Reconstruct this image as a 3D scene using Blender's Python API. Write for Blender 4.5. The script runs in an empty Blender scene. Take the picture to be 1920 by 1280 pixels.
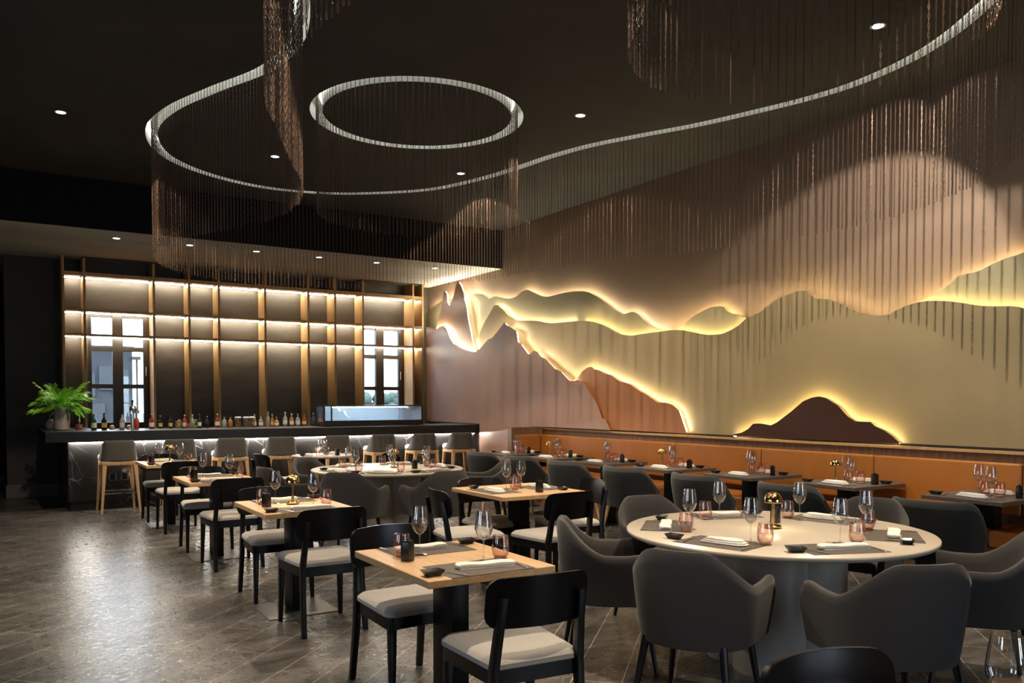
import bpy, bmesh, math, random
import numpy as np
from mathutils import Vector, Matrix, geometry
from math import sin, cos, pi, radians, hypot, atan2, sqrt
random.seed(7); np.random.seed(7)
S = bpy.context.scene
COL = S.collection

# ------------------------------------------------------------------ camera
FPX = 1556.0; YAW = math.atan(972/1556.0); TILT = radians(1.7); EYE = 1.5
cam = bpy.data.cameras.new('camera'); cam_o = bpy.data.objects.new('camera', cam); COL.objects.link(cam_o)
_s, _c, _st, _ct = sin(YAW), cos(YAW), sin(TILT), cos(TILT)
_fw = Vector((_s*_ct, _c*_ct, -_st)); _rt = Vector((_c, -_s, 0)); _up = Vector((_s*_st, _c*_st, _ct))
_m = Matrix((_rt, _up, -_fw)).transposed().to_4x4(); _m.translation = (0, 0, EYE)
cam_o.matrix_world = _m
cam.sensor_width = 36; cam.lens = FPX/1920*36
cam.shift_y = (750 + FPX*math.tan(TILT) - 640)/1920
cam.clip_start = 0.05; cam.clip_end = 200
S.camera = cam_o

# ------------------------------------------------------------------ render look
S.view_settings.view_transform = 'Standard'; S.view_settings.look = 'None'
S.view_settings.gamma = 1; S.view_settings.exposure = 0.15
S.view_settings.use_curve_mapping = False
cy = S.cycles
cy.use_denoising = True
cy.max_bounces = 7; cy.diffuse_bounces = 3; cy.glossy_bounces = 3; cy.transmission_bounces = 4
cy.transparent_max_bounces = 16; cy.caustics_reflective = False; cy.caustics_refractive = False
cy.sample_clamp_indirect = 3.0; cy.use_adaptive_sampling = True; cy.adaptive_threshold = 0.02

# ------------------------------------------------------------------ sky outside
W = bpy.data.worlds.new('sky'); S.world = W; W.use_nodes = True
_bg = W.node_tree.nodes['Background']; _bg.inputs[0].default_value = (0.66, 0.82, 1.0, 1); _bg.inputs[1].default_value = 9.0

# ------------------------------------------------------------------ lights
def area(name, loc, rot, sx, sy, power, col, spread=pi):
    l = bpy.data.lights.new(name, 'AREA'); l.shape = 'RECTANGLE'; l.size = sx; l.size_y = sy
    l.energy = power; l.color = col; l.spread = spread
    o = bpy.data.objects.new(name, l); COL.objects.link(o); o.location = loc; o.rotation_euler = rot
    return o
def spot(name, loc, tgt, power, col, size=60, blend=0.4, rad=0.03):
    l = bpy.data.lights.new(name, 'SPOT'); l.energy = power; l.color = col
    l.spot_size = radians(size); l.spot_blend = blend; l.shadow_soft_size = rad
    o = bpy.data.objects.new(name, l); COL.objects.link(o); o.location = loc
    d = Vector(tgt) - Vector(loc); o.rotation_euler = d.to_track_quat('-Z', 'Y').to_euler()
    return o
WARM = (1.0, 0.80, 0.58); NEUT = (1.0, 0.90, 0.78); DAY = (0.62, 0.78, 1.0)
# daylight entering by the windows of the left wall and of the bar wall
def portal(loc, rot, sx, sy):
    """window opening marked for the renderer's sky sampling; gives no light of its own"""
    o = area('window_portal', loc, rot, sx, sy, 1, (1, 1, 1)); o.data.cycles.is_portal = True
for xx in (3.9, 5.3): portal((xx, -3.19, 1.4), (radians(90), 0, 0), 0.6, 2.0)
for yy in (1.2, 4.4): portal((-5.19, yy, 1.95), (0, radians(-90), 0), 1.9, 1.2)
portal((1.75, 14.99, 1.97), (radians(-90), 0, 0), 0.9, 1.8); portal((6.35, 14.99, 1.97), (radians(-90), 0, 0), 0.86, 1.8)
# ceiling downlights: x, y, z, aim, power, cone
CEIL = 4.35; SOF = 3.71; XW = 7.3; YB = 14.8; YS = 12.0
PW = 2.4
DOWN = [(0.61, 9.41, (0.9, 9.6, 0), 90, 50, 180), (2.84, 9.78, (2.4, 9.3, 0), 150, 50, 260), (5.03, 9.27, (5.0, 9.2, 0), 120, 52, 190),
        (5.03, 6.76, (5.2, 6.6, 0), 130, 52, 170), (5.76, 3.96, (5.6, 3.9, 0), 90, 52, 90),
        (2.2, 4.4, (2.0, 3.9, 0.7), 150, 44, 90), (3.3, 4.5, (3.7, 5.7, 0.7), 180, 42, 50),
        (3.9, 2.2, (3.85, 3.1, 0.7), 230, 50, 60), (1.9, 1.6, (1.95, 2.2, 0.3), 100, 50, 60), (0.4, 5.9, (1.2, 6.6, 0.3), 160, 50, 160)]
SOFDL = [(1.46, 12.53), (2.41, 12.53), (3.35, 12.53), (4.31, 12.53), (5.26, 12.53), (6.31, 12.53)]

# ------------------------------------------------------------------ materials
def node(nt, t, **kw):
    n = nt.nodes.new(t)
    for k, v in kw.items(): setattr(n, k, v)
    return n
def ramp(nt, fac, stops):
    r = node(nt, 'ShaderNodeValToRGB'); e = r.color_ramp.elements
    while len(e) < len(stops): e.new(0.5)
    for i, (p, c) in enumerate(stops):
        e[i].position = p; e[i].color = (*c, 1) if len(c) == 3 else c
    nt.links.new(fac, r.inputs[0]); return r.outputs[0]
def coords(nt, scale=(1, 1, 1), rot=(0, 0, 0), kind='Object'):
    tc = node(nt, 'ShaderNodeTexCoord'); mp = node(nt, 'ShaderNodeMapping')
    mp.inputs['Scale'].default_value = scale; mp.inputs['Rotation'].default_value = rot
    nt.links.new(tc.outputs[kind], mp.inputs[0]); return mp.outputs[0]
def noise(nt, vec, scale=5, detail=4, rough=0.55, dist=0.0):
    n = node(nt, 'ShaderNodeTexNoise'); n.inputs['Scale'].default_value = scale; n.inputs['Detail'].default_value = detail
    n.inputs['Roughness'].default_value = rough; n.inputs['Distortion'].default_value = dist
    nt.links.new(vec, n.inputs['Vector']); return n.outputs['Fac']
def bump(nt, h, strength=0.2, dist=0.01):
    b = node(nt, 'ShaderNodeBump'); b.inputs['Strength'].default_value = strength; b.inputs['Distance'].default_value = dist
    nt.links.new(h, b.inputs['Height']); return b.outputs[0]
def mat(name, col=(0.5, 0.5, 0.5), rough=0.5, metal=0.0, spec=0.5, var=0.0, vs=8.0, vstretch=(1, 1, 1), bmp=0.0, bs=40.0, coat=0.0, emit=None, es=0.0, sheen=0.0):
    m = bpy.data.materials.new(name); m.use_nodes = True; nt = m.node_tree; p = nt.nodes['Principled BSDF']
    p.inputs['Base Color'].default_value = (*col, 1); p.inputs['Roughness'].default_value = rough
    p.inputs['Metallic'].default_value = metal; p.inputs['Specular IOR Level'].default_value = spec
    p.inputs['Coat Weight'].default_value = coat; p.inputs['Sheen Weight'].default_value = sheen
    if var > 0:
        f = noise(nt, coords(nt, vstretch), vs, 5, 0.6)
        a = tuple(max(0, c*(1-var)) for c in col); b = tuple(min(1, c*(1+var)) for c in col)
        nt.links.new(ramp(nt, f, [(0.3, a), (0.7, b)]), p.inputs['Base Color'])
    if bmp > 0: nt.links.new(bump(nt, noise(nt, coords(nt), bs, 3), bmp, 0.004), p.inputs['Normal'])
    if emit: p.inputs['Emission Color'].default_value = (*emit, 1); p.inputs['Emission Strength'].default_value = es
    return m
def emitter(name, col, st):
    m = bpy.data.materials.new(name); m.use_nodes = True; nt = m.node_tree; nt.nodes.clear()
    e = node(nt, 'ShaderNodeEmission'); o = node(nt, 'ShaderNodeOutputMaterial'); e.inputs[0].default_value = (*col, 1); e.inputs[1].default_value = st
    nt.links.new(e.outputs[0], o.inputs[0]); return m
def wood(name, a, b, c, scale=1.0, axis=0, rough=0.45):
    m = bpy.data.materials.new(name); m.use_nodes = True; nt = m.node_tree; p = nt.nodes['Principled BSDF']
    st = [14, 14, 14]; st[axis] = 0.9
    v = coords(nt, tuple(x*scale for x in st)); f = noise(nt, v, 3.0, 6, 0.6, 0.6)
    st2 = [60, 60, 60]; st2[axis] = 2.0
    f2 = noise(nt, coords(nt, tuple(x*scale for x in st2)), 3.0, 3, 0.5)
    mx = node(nt, 'ShaderNodeMath', operation='MULTIPLY_ADD'); mx.inputs[1].default_value = 0.35
    nt.links.new(f2, mx.inputs[0]); ad = node(nt, 'ShaderNodeMath', operation='MULTIPLY'); ad.inputs[1].default_value = 0.65
    nt.links.new(f, ad.inputs[0]); nt.links.new(ad.outputs[0], mx.inputs[2])
    nt.links.new(ramp(nt, mx.outputs[0], [(0.32, a), (0.5, b), (0.68, c)]), p.inputs['Base Color'])
    p.inputs['Roughness'].default_value = rough
    nt.links.new(bump(nt, f2, 0.08, 0.002), p.inputs['Normal']); return m
def glassy(name, col, refl=1.0, tint_edge=None):
    m = bpy.data.materials.new(name); m.use_nodes = True; nt = m.node_tree; nt.nodes.clear()
    t = node(nt, 'ShaderNodeBsdfTransparent'); g = node(nt, 'ShaderNodeBsdfGlossy'); g.inputs['Roughness'].default_value = 0.02
    g.inputs['Color'].default_value = (1, 1, 1, 1)
    lw = node(nt, 'ShaderNodeLayerWeight'); lw.inputs[0].default_value = 0.5
    pw = node(nt, 'ShaderNodeMath', operation='POWER'); pw.inputs[1].default_value = 2.6; nt.links.new(lw.outputs['Facing'], pw.inputs[0])
    mm = node(nt, 'ShaderNodeMath', operation='MULTIPLY_ADD'); mm.inputs[1].default_value = 0.6*refl; mm.inputs[2].default_value = 0.035*refl; mm.use_clamp = True
    nt.links.new(pw.outputs[0], mm.inputs[0])
    if tint_edge:
        l2 = node(nt, 'ShaderNodeLayerWeight'); l2.inputs[0].default_value = 0.35
        nt.links.new(ramp(nt, l2.outputs['Facing'], [(0.0, col), (1.0, tint_edge)]), t.inputs[0])
    else: t.inputs[0].default_value = (*col, 1)
    mx = node(nt, 'ShaderNodeMixShader'); o = node(nt, 'ShaderNodeOutputMaterial')
    nt.links.new(mm.outputs[0], mx.inputs[0]); nt.links.new(t.outputs[0], mx.inputs[1]); nt.links.new(g.outputs[0], mx.inputs[2])
    nt.links.new(mx.outputs[0], o.inputs[0]); return m
def slate():
    m = bpy.data.materials.new('slate_floor'); m.use_nodes = True; nt = m.node_tree; p = nt.nodes['Principled BSDF']
    v = coords(nt, (1, 1, 1), (0, 0, radians(-43.5)))
    br = node(nt, 'ShaderNodeTexBrick'); br.offset = 0.37; br.inputs['Scale'].default_value = 1.0
    br.inputs['Brick Width'].default_value = 1.2; br.inputs['Row Height'].default_value = 0.265
    br.inputs['Mortar Size'].default_value = 0.0032; br.inputs['Mortar Smooth'].default_value = 0.2; br.inputs['Bias'].default_value = 0
    br.inputs['Color1'].default_value = (0.25, 0.25, 0.25, 1); br.inputs['Color2'].default_value = (0.75, 0.75, 0.75, 1); br.inputs['Mortar'].default_value = (0.5, 0.5, 0.5, 1)
    nt.links.new(v, br.inputs['Vector'])
    n1 = noise(nt, coords(nt, (1, 2.6, 1), (0, 0, radians(-43.5))), 2.2, 6, 0.55, 0.6)
    n2 = noise(nt, coords(nt), 22, 4, 0.6)
    c1 = ramp(nt, n1, [(0.3, (0.048, 0.044, 0.040)), (0.52, (0.105, 0.098, 0.089)), (0.75, (0.20, 0.188, 0.172))])
    mx = node(nt, 'ShaderNodeMix', data_type='RGBA', blend_type='MULTIPLY'); mx.inputs[0].default_value = 0.55
    nt.links.new(c1, mx.inputs[6]); nt.links.new(br.outputs['Color'], mx.inputs[7])
    # wandering pale veins
    vo = node(nt, 'ShaderNodeTexVoronoi', feature='DISTANCE_TO_EDGE'); vo.inputs['Scale'].default_value = 0.9
    wv = node(nt, 'ShaderNodeVectorMath', operation='ADD'); nn = node(nt, 'ShaderNodeTexNoise'); nn.inputs['Scale'].default_value = 2.2
    nt.links.new(v, nn.inputs['Vector']); nt.links.new(v, wv.inputs[0]); nt.links.new(nn.outputs['Color'], wv.inputs[1]); nt.links.new(wv.outputs[0], vo.inputs['Vector'])
    ve = ramp(nt, vo.outputs['Distance'], [(0.0, (0.30, 0.30, 0.30)), (0.010, (0, 0, 0))])
    m2 = node(nt, 'ShaderNodeMix', data_type='RGBA', blend_type='MIX'); m2.inputs[7].default_value = (0.30, 0.28, 0.25, 1)
    nt.links.new(ve, m2.inputs[0]); nt.links.new(mx.outputs[2], m2.inputs[6])
    m3 = node(nt, 'ShaderNodeMix', data_type='RGBA', blend_type='MIX'); m3.inputs[7].default_value = (0.34, 0.31, 0.27, 1)
    nt.links.new(br.outputs['Fac'], m3.inputs[0]); nt.links.new(m2.outputs[2], m3.inputs[6])
    nt.links.new(m3.outputs[2], p.inputs['Base Color'])
    ro = node(nt, 'ShaderNodeMath', operation='MULTIPLY_ADD'); ro.inputs[1].default_value = 0.28; ro.inputs[2].default_value = 0.15
    nt.links.new(n2, ro.inputs[0]); nt.links.new(ro.outputs[0], p.inputs['Roughness'])
    b1 = bump(nt, n1, 0.24, 0.010)
    b2 = node(nt, 'ShaderNodeBump'); b2.inputs['Strength'].default_value = 0.065; b2.inputs['Distance'].default_value = 0.002
    nt.links.new(n2, b2.inputs['Height']); nt.links.new(b1, b2.inputs['Normal'])
    b3 = node(nt, 'ShaderNodeBump', invert=True); b3.inputs['Strength'].default_value = 0.5; b3.inputs['Distance'].default_value = 0.002
    nt.links.new(br.outputs['Fac'], b3.inputs['Height']); nt.links.new(b2.outputs[0], b3.inputs['Normal'])
    nt.links.new(b3.outputs[0], p.inputs['Normal']); return m
def marble():
    m = bpy.data.materials.new('black_marble'); m.use_nodes = True; nt = m.node_tree; p = nt.nodes['Principled BSDF']
    v = coords(nt, (1, 1, 1.0), (0, radians(28), 0))
    nn = node(nt, 'ShaderNodeTexNoise'); nn.inputs['Scale'].default_value = 1.6; nn.inputs['Detail'].default_value = 5
    sc = node(nt, 'ShaderNodeVectorMath', operation='SCALE'); sc.inputs[3].default_value = 0.16
    ad = node(nt, 'ShaderNodeVectorMath', operation='ADD'); nt.links.new(v, nn.inputs['Vector']); nt.links.new(nn.outputs['Color'], sc.inputs[0])
    nt.links.new(v, ad.inputs[0]); nt.links.new(sc.outputs[0], ad.inputs[1])
    mp = node(nt, 'ShaderNodeMapping'); mp.inputs['Scale'].default_value = (4.6, 4.6, 2.2); nt.links.new(ad.outputs[0], mp.inputs[0])
    vo = node(nt, 'ShaderNodeTexVoronoi', feature='DISTANCE_TO_EDGE'); vo.inputs['Scale'].default_value = 1.0
    nt.links.new(mp.outputs[0], vo.inputs['Vector'])
    f = noise(nt, v, 2.0, 3)
    ve = ramp(nt, vo.outputs['Distance'], [(0.0, (1, 1, 1)), (0.010, (0.10, 0.10, 0.10)), (0.03, (0, 0, 0))])
    ms = ramp(nt, f, [(0.47, (0, 0, 0)), (0.60, (1, 1, 1))])
    mu = node(nt, 'ShaderNodeMix', data_type='RGBA', blend_type='MULTIPLY'); mu.inputs[0].default_value = 1; nt.links.new(ve, mu.inputs[6]); nt.links.new(ms, mu.inputs[7])
    mx = node(nt, 'ShaderNodeMix', data_type='RGBA'); mx.inputs[6].default_value = (0.016, 0.0145, 0.0135, 1); mx.inputs[7].default_value = (0.30, 0.285, 0.27, 1)
    nt.links.new(mu.outputs[2], mx.inputs[0]); nt.links.new(mx.outputs[2], p.inputs['Base Color']); p.inputs['Roughness'].default_value = 0.32
    return m
def fabric(name, col, rough=0.9, fine=500):
    m = bpy.data.materials.new(name); m.use_nodes = True; nt = m.node_tree; p = nt.nodes['Principled BSDF']
    f = noise(nt, coords(nt), fine, 2); a = tuple(c*0.72 for c in col); b = tuple(min(1, c*1.25) for c in col)
    nt.links.new(ramp(nt, f, [(0.35, a), (0.65, b)]), p.inputs['Base Color']); p.inputs['Roughness'].default_value = rough
    p.inputs['Specular IOR Level'].default_value = 0.2; p.inputs['Sheen Weight'].default_value = 0.15
    nt.links.new(bump(nt, f, 0.25, 0.001), p.inputs['Normal']); return m
M = {}
M['counter'] = mat('honed_black_stone', (0.010, 0.0095, 0.009), 0.35, var=0.3, vs=6); M['floor'] = slate(); M['marble'] = marble()
M['ceiling'] = mat('charcoal_ceiling', (0.030, 0.028, 0.025), 0.85, var=0.25, vs=1.5)
M['soffit'] = mat('stone_grey_plaster', (0.60, 0.59, 0.56), 0.7, var=0.18, vs=1.6, vstretch=(0.4, 1, 1), bmp=0.1, bs=8)
M['soffit_face'] = mat('black_soffit_face', (0.008, 0.008, 0.009), 0.8, spec=0.2, var=0.2)
M['barwall'] = mat('dark_stucco', (0.075, 0.067, 0.053), 0.45, var=0.35, vs=2.2, vstretch=(0.5, 1, 1.8), bmp=0.25, bs=3)
M['greywall'] = mat('dark_grey_paint', (0.055, 0.052, 0.049), 0.7, var=0.1, vs=3)
M['darkwall'] = mat('black_paint', (0.012, 0.012, 0.012), 0.8, var=0.1)
M['taupe'] = mat('taupe_plaster', (0.30, 0.205, 0.145), 0.55, var=0.10, vs=0.8, bmp=0.04, bs=6)
M['khaki'] = mat('sand_plaster', (0.38, 0.33, 0.205), 0.42, var=0.08, vs=1.3, bmp=0.05, bs=5)
M['gold'] = mat('golden_ochre_plaster', (0.37, 0.285, 0.15), 0.40, var=0.08, vs=1.1, bmp=0.05, bs=5)
M['rose'] = mat('rose_copper_plaster', (0.50, 0.31, 0.22), 0.36, var=0.07, vs=1.6, bmp=0.05, bs=5)
M['mauve'] = mat('mauve_plaster', (0.46, 0.275, 0.20), 0.36, var=0.07, vs=1.6, bmp=0.05, bs=5)
M['orange'] = mat('burnt_orange_plaster', (0.50, 0.21, 0.085), 0.45, var=0.08, vs=2)
M['brown'] = mat('deep_brown_plaster', (0.060, 0.020, 0.011), 0.5, var=0.1, vs=2)
M['leather'] = mat('tan_leather', (0.42, 0.15, 0.026), 0.42, var=0.06, vs=3, bmp=0.08, bs=90)
M['walnut'] = wood('reeded_walnut', (0.12, 0.065, 0.035), (0.20, 0.115, 0.065), (0.30, 0.185, 0.11), 1.0, 2, 0.5)
M['oak_top'] = wood('oak_table_top', (0.45, 0.27, 0.13), (0.56, 0.36, 0.19), (0.66, 0.45, 0.26), 0.7, 1, 0.38)
M['grey_top'] = wood('grey_ash_top', (0.075, 0.062, 0.052), (0.105, 0.088, 0.073), (0.14, 0.118, 0.098), 0.7, 0, 0.38)
M['oak_leg'] = wood('oak_leg', (0.50, 0.30, 0.14), (0.60, 0.38, 0.19), (0.68, 0.46, 0.25), 1.0, 2, 0.4)
M['oak_post'] = wood('oak_veneer', (0.46, 0.26, 0.095), (0.58, 0.35, 0.14), (0.66, 0.42, 0.19), 0.6, 2, 0.45)
M['stone_top'] = mat('cream_stone_top', (0.50, 0.44, 0.36), 0.30, var=0.06, vs=3, bmp=0.03, bs=30)
M['drum'] = mat('brushed_grey_laminate', (0.40, 0.37, 0.33), 0.35, var=0.12, vs=2.0, vstretch=(1, 1, 0.2))
M['black_wood'] = mat('black_lacquered_wood', (0.004, 0.004, 0.005), 0.30, spec=0.4, var=0.1)
M['black_metal'] = mat('black_metal', (0.012, 0.012, 0.012), 0.35, metal=0.6, var=0.1)
M['plate'] = mat('brushed_steel_plate', (0.22, 0.21, 0.20), 0.38, metal=0.8, var=0.1, vs=12)
M['seat'] = fabric('light_grey_upholstery', (0.42, 0.395, 0.365))
M['charcoal'] = fabric('charcoal_upholstery', (0.050, 0.046, 0.045))
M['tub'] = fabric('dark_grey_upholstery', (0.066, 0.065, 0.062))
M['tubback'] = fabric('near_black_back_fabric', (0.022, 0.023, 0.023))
M['stool'] = fabric('taupe_grey_upholstery', (0.085, 0.078, 0.071))
M['stoolseat'] = fabric('pale_grey_upholstery', (0.50, 0.48, 0.45))
M['linen'] = mat('white_linen', (0.74, 0.69, 0.63), 0.85, var=0.04, vs=20, bmp=0.15, bs=60)
M['mat'] = mat('grey_woven_placemat', (0.085, 0.070, 0.057), 0.75, var=0.15, vs=200)
M['black_ceramic'] = mat('black_ceramic', (0.008, 0.008, 0.008), 0.28, var=0.1)
M['brass'] = mat('polished_brass', (0.80, 0.52, 0.20), 0.16, metal=1.0, var=0.05)
M['steel'] = mat('polished_steel', (0.62, 0.61, 0.60), 0.30, metal=1.0, var=0.05)
M['chain'] = mat('bronze_chain', (0.15, 0.098, 0.070), 0.5, metal=0.7, var=0.2, vs=5)
M['glass'] = glassy('clear_glass', (0.99, 0.99, 0.99), 2.6, (0.93, 0.94, 0.95))
M['pink'] = glassy('pink_glass', (0.99, 0.925, 0.90), 2.0, (0.95, 0.70, 0.65))
M['pink_base'] = glassy('pink_glass_base', (0.97, 0.70, 0.66), 2.0, (0.90, 0.50, 0.46))
M['pane'] = glassy('window_pane', (0.97, 0.98, 0.98), 0.8)
M['frame'] = mat('dark_brown_window_frame', (0.030, 0.022, 0.014), 0.4, var=0.1)
M['whitecove'] = mat('white_cove_plaster', (0.70, 0.69, 0.64), 0.6, var=0.03)
M['led_cove'] = emitter('cove_led', (0.92, 0.97, 0.90), 12.0)
M['led_warm'] = emitter('mural_led', (1.0, 0.80, 0.36), 60.0)
M['led_mid'] = emitter('mural_led_bright', (1.0, 0.86, 0.56), 80.0)
M['led_hot'] = emitter('mural_led_hot', (1.0, 0.88, 0.62), 120.0)
M['led_shelf'] = emitter('shelf_led', (1.0, 0.92, 0.76), 95.0)
M['led_bar'] = emitter('bar_led', (1.0, 0.93, 0.84), 200.0)
M['lens'] = emitter('downlight_lens', (1.0, 0.96, 0.9), 14.0)
M['bulb'] = emitter('table_lamp_led', (1.0, 0.80, 0.45), 90.0)
M['white'] = mat('white_enamel', (0.75, 0.74, 0.72), 0.4, var=0.03)
M['granite'] = mat('grey_granite_skirting', (0.15, 0.14, 0.13), 0.45, var=0.3, vs=60)
M['chrome'] = mat('chrome', (0.7, 0.7, 0.7), 0.12, metal=1.0, var=0.03)
M['vase'] = mat('ribbed_beige_ceramic', (0.40, 0.34, 0.30), 0.5, var=0.15, vs=30, bmp=0.5, bs=30)
M['leaf'] = mat('palm_leaf', (0.26, 0.60, 0.05), 0.45, var=0.4, vs=12)
M['leaf2'] = mat('ivy_leaf', (0.22, 0.36, 0.05), 0.5, var=0.3, vs=12)
M['fridge_back'] = mat('pale_blue_liner', (0.60, 0.72, 0.82), 0.3, var=0.05)
M['fridge_led'] = emitter('display_case_led', (0.66, 0.85, 1.0), 45.0)
M['bldg'] = mat('grey_render_building', (0.030, 0.031, 0.034), 0.9, var=0.15, vs=3)
M['bldg_lite'] = mat('pale_building_panel', (0.045, 0.047, 0.050), 0.9, var=0.05)
M['tree'] = mat('pale_green_tree', (0.045, 0.07, 0.055), 0.9, var=0.35, vs=6)
M['asphalt'] = mat('pale_yard', (0.06, 0.062, 0.065), 0.9, var=0.1)
M['vent'] = mat('ochre_hatch_liner', (0.36, 0.25, 0.12), 0.6, var=0.1)
for nm, c in dict(bgreen=(0.010, 0.07, 0.03), bdark=(0.010, 0.010, 0.012), bred=(0.25, 0.03, 0.02), bamber=(0.30, 0.13, 0.03), bbrown=(0.16, 0.04, 0.02), borange=(0.45, 0.10, 0.04), bclear=(0.25, 0.26, 0.26), byellow=(0.65, 0.48, 0.08), blime=(0.40, 0.48, 0.10), bberry=(0.40, 0.02, 0.04), bblue=(0.04, 0.055, 0.07), cream=(0.62, 0.57, 0.48), gold=(0.55, 0.36, 0.10), capred=(0.45, 0.04, 0.03), capblue=(0.04, 0.10, 0.28), capblack=(0.01, 0.01, 0.01), capwood=(0.35, 0.22, 0.12), fruit=(0.38, 0.24, 0.09)).items():
    M[nm if nm != 'gold' else 'goldlabel'] = mat('liquor_' + nm, c, 0.12 if nm[0] == 'b' else 0.5, var=0.25 if nm in ('fruit', 'byellow', 'blime') else 0.05, vs=60)

# ------------------------------------------------------------------ mesh helpers
def link(name, me, m=None, parent=None, loc=(0, 0, 0), rot=(0, 0, 0), smooth=True, ang=35):
    o = bpy.data.objects.new(name, me); COL.objects.link(o)
    if m is not None:
        for x in (m if isinstance(m, (list, tuple)) else [m]): me.materials.append(M[x] if isinstance(x, str) else x)
    if parent: o.parent = parent
    o.location = loc; o.rotation_euler = rot
    if smooth:
        me.polygons.foreach_set('use_smooth', [True]*len(me.polygons))
        try: me.set_sharp_from_angle(angle=radians(ang))
        except Exception: pass
    return o
def mesh(vs, fs):
    me = bpy.data.meshes.new('m'); me.from_pydata([tuple(v) for v in vs], [], fs); me.update(); return me
def from_bm(bm):
    bmesh.ops.recalc_face_normals(bm, faces=bm.faces); me = bpy.data.meshes.new('m'); bm.to_mesh(me); bm.free(); return me
class B:
    """collects simple shapes that belong to ONE part"""
    def __init__(s): s.v = []; s.f = []
    def add(s, vs, fs):
        n = len(s.v); s.v += [tuple(v) for v in vs]; s.f += [tuple(i+n for i in f) for f in fs]; return s
    def box(s, x0, x1, y0, y1, z0, z1):
        return s.add([(x0, y0, z0), (x1, y0, z0), (x1, y1, z0), (x0, y1, z0), (x0, y0, z1), (x1, y0, z1), (x1, y1, z1), (x0, y1, z1)],
                     [(0, 3, 2, 1), (4, 5, 6, 7), (0, 1, 5, 4), (1, 2, 6, 5), (2, 3, 7, 6), (3, 0, 4, 7)])
    def bar(s, p, q, w0, w1, n=4, asp=1.0, twist=pi/4):
        p = Vector(p); q = Vector(q); d = (q-p).normalized(); a = Vector((1, 0, 0)) if abs(d.x) < 0.9 else Vector((0, 1, 0))
        u = d.cross(a).normalized(); v = d.cross(u).normalized(); vs = []
        k = sqrt(2) if n == 4 else 1.0
        for c, w in ((p, w0), (q, w1)):
            for i in range(n):
                t = 2*pi*i/n + twist; vs.append(c + u*cos(t)*w*k/2*asp + v*sin(t)*w*k/2)
        fs = [(i, (i+1) % n, n+(i+1) % n, n+i) for i in range(n)] + [tuple(range(n))[::-1], tuple(range(n, 2*n))]
        return s.add(vs, fs)
    def lathe(s, prof, n=20, c=(0, 0, 0), cap=True):
        vs = []; m = len(prof)
        for r, z in prof:
            for i in range(n): vs.append((c[0]+r*cos(2*pi*i/n), c[1]+r*sin(2*pi*i/n), c[2]+z))
        fs = [(j*n+i, j*n+(i+1) % n, (j+1)*n+(i+1) % n, (j+1)*n+i) for j in range(m-1) for i in range(n)]
        if cap: fs += [tuple(range(n))[::-1], tuple((m-1)*n+i for i in range(n))]
        return s.add(vs, fs)
    def tube(s, pts, r, n=8, r1=None):
        pts = [Vector(p) for p in pts]; vs = []; m = len(pts)
        for j, p in enumerate(pts):
            d = (pts[min(j+1, m-1)] - pts[max(j-1, 0)]).normalized(); a = Vector((0, 0, 1)) if abs(d.z) < 0.9 else Vector((1, 0, 0))
            u = d.cross(a).normalized(); v = d.cross(u).normalized(); rr = r if r1 is None else r + (r1-r)*j/(m-1)
            for i in range(n): vs.append(p + u*cos(2*pi*i/n)*rr + v*sin(2*pi*i/n)*rr)
        fs = [(j*n+i, j*n+(i+1) % n, (j+1)*n+(i+1) % n, (j+1)*n+i) for j in range(m-1) for i in range(n)] + [tuple(range(n))[::-1], tuple((m-1)*n+i for i in range(n))]
        return s.add(vs, fs)
    def prism(s, poly, axis, a, b):
        """polygon in the two other axes, extruded from a to b along axis"""
        n = len(poly)
        def P(q, t): return (t, q[0], q[1]) if axis == 0 else ((q[0], t, q[1]) if axis == 1 else (q[0], q[1], t))
        return s.add([P(q, a) for q in poly] + [P(q, b) for q in poly], [tuple(range(n)), tuple(range(n, 2*n))[::-1]] + [(i, n+i, n+(i+1) % n, (i+1) % n) for i in range(n)])
    def me(s, bevel=0.0, seg=2, sub=0):
        bm = bmesh.new(); vv = [bm.verts.new(v) for v in s.v]
        for f in s.f:
            try: bm.faces.new([vv[i] for i in f])
            except ValueError: pass
        bm.normal_update()
        bmesh.ops.recalc_face_normals(bm, faces=bm.faces)
        if bevel > 0:
            es = [e for e in bm.edges if len(e.link_faces) == 2 and e.calc_face_angle(0) > 0.5]
            bmesh.ops.bevel(bm, geom=es, offset=bevel, segments=seg, profile=0.6, affect='EDGES', clamp_overlap=True)
        me = bpy.data.meshes.new('m'); bm.to_mesh(me); bm.free(); return me
    def obj(s, name, m, parent=None, bevel=0.0, seg=2, **kw): return link(name, s.me(bevel, seg), m, parent, **kw)
def thing(name, label, cat, loc=(0, 0, 0), rz=0.0, group=None):
    o = bpy.data.objects.new(name, None); COL.objects.link(o); o.empty_display_size = 0.1
    o.location = loc; o.rotation_euler = (0, 0, rz); o['label'] = label; o['category'] = cat
    if group: o['group'] = group
    return o
def tag(o, label, cat, group=None, kind=None):
    o['label'] = label; o['category'] = cat
    if group: o['group'] = group
    if kind: o['kind'] = kind
    return o
def struct(o, label=None):
    o['kind'] = 'structure'
    if label: o['label'] = label
    return o
def dup(root, loc, rz=0.0, label=None, group=None, scale=None):
    r = root.copy(); COL.objects.link(r); r.location = loc; r.rotation_euler = (0, 0, rz)
    if label: r['label'] = label
    if group: r['group'] = group
    if scale: r.scale = scale
    for ch in KIDS.get(root.name, []) or list(root.children):
        c = ch.copy(); COL.objects.link(c); c.parent = r
        for g in list(ch.children):
            d = g.copy(); COL.objects.link(d); d.parent = c
    return r
KIDS = {}
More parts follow.
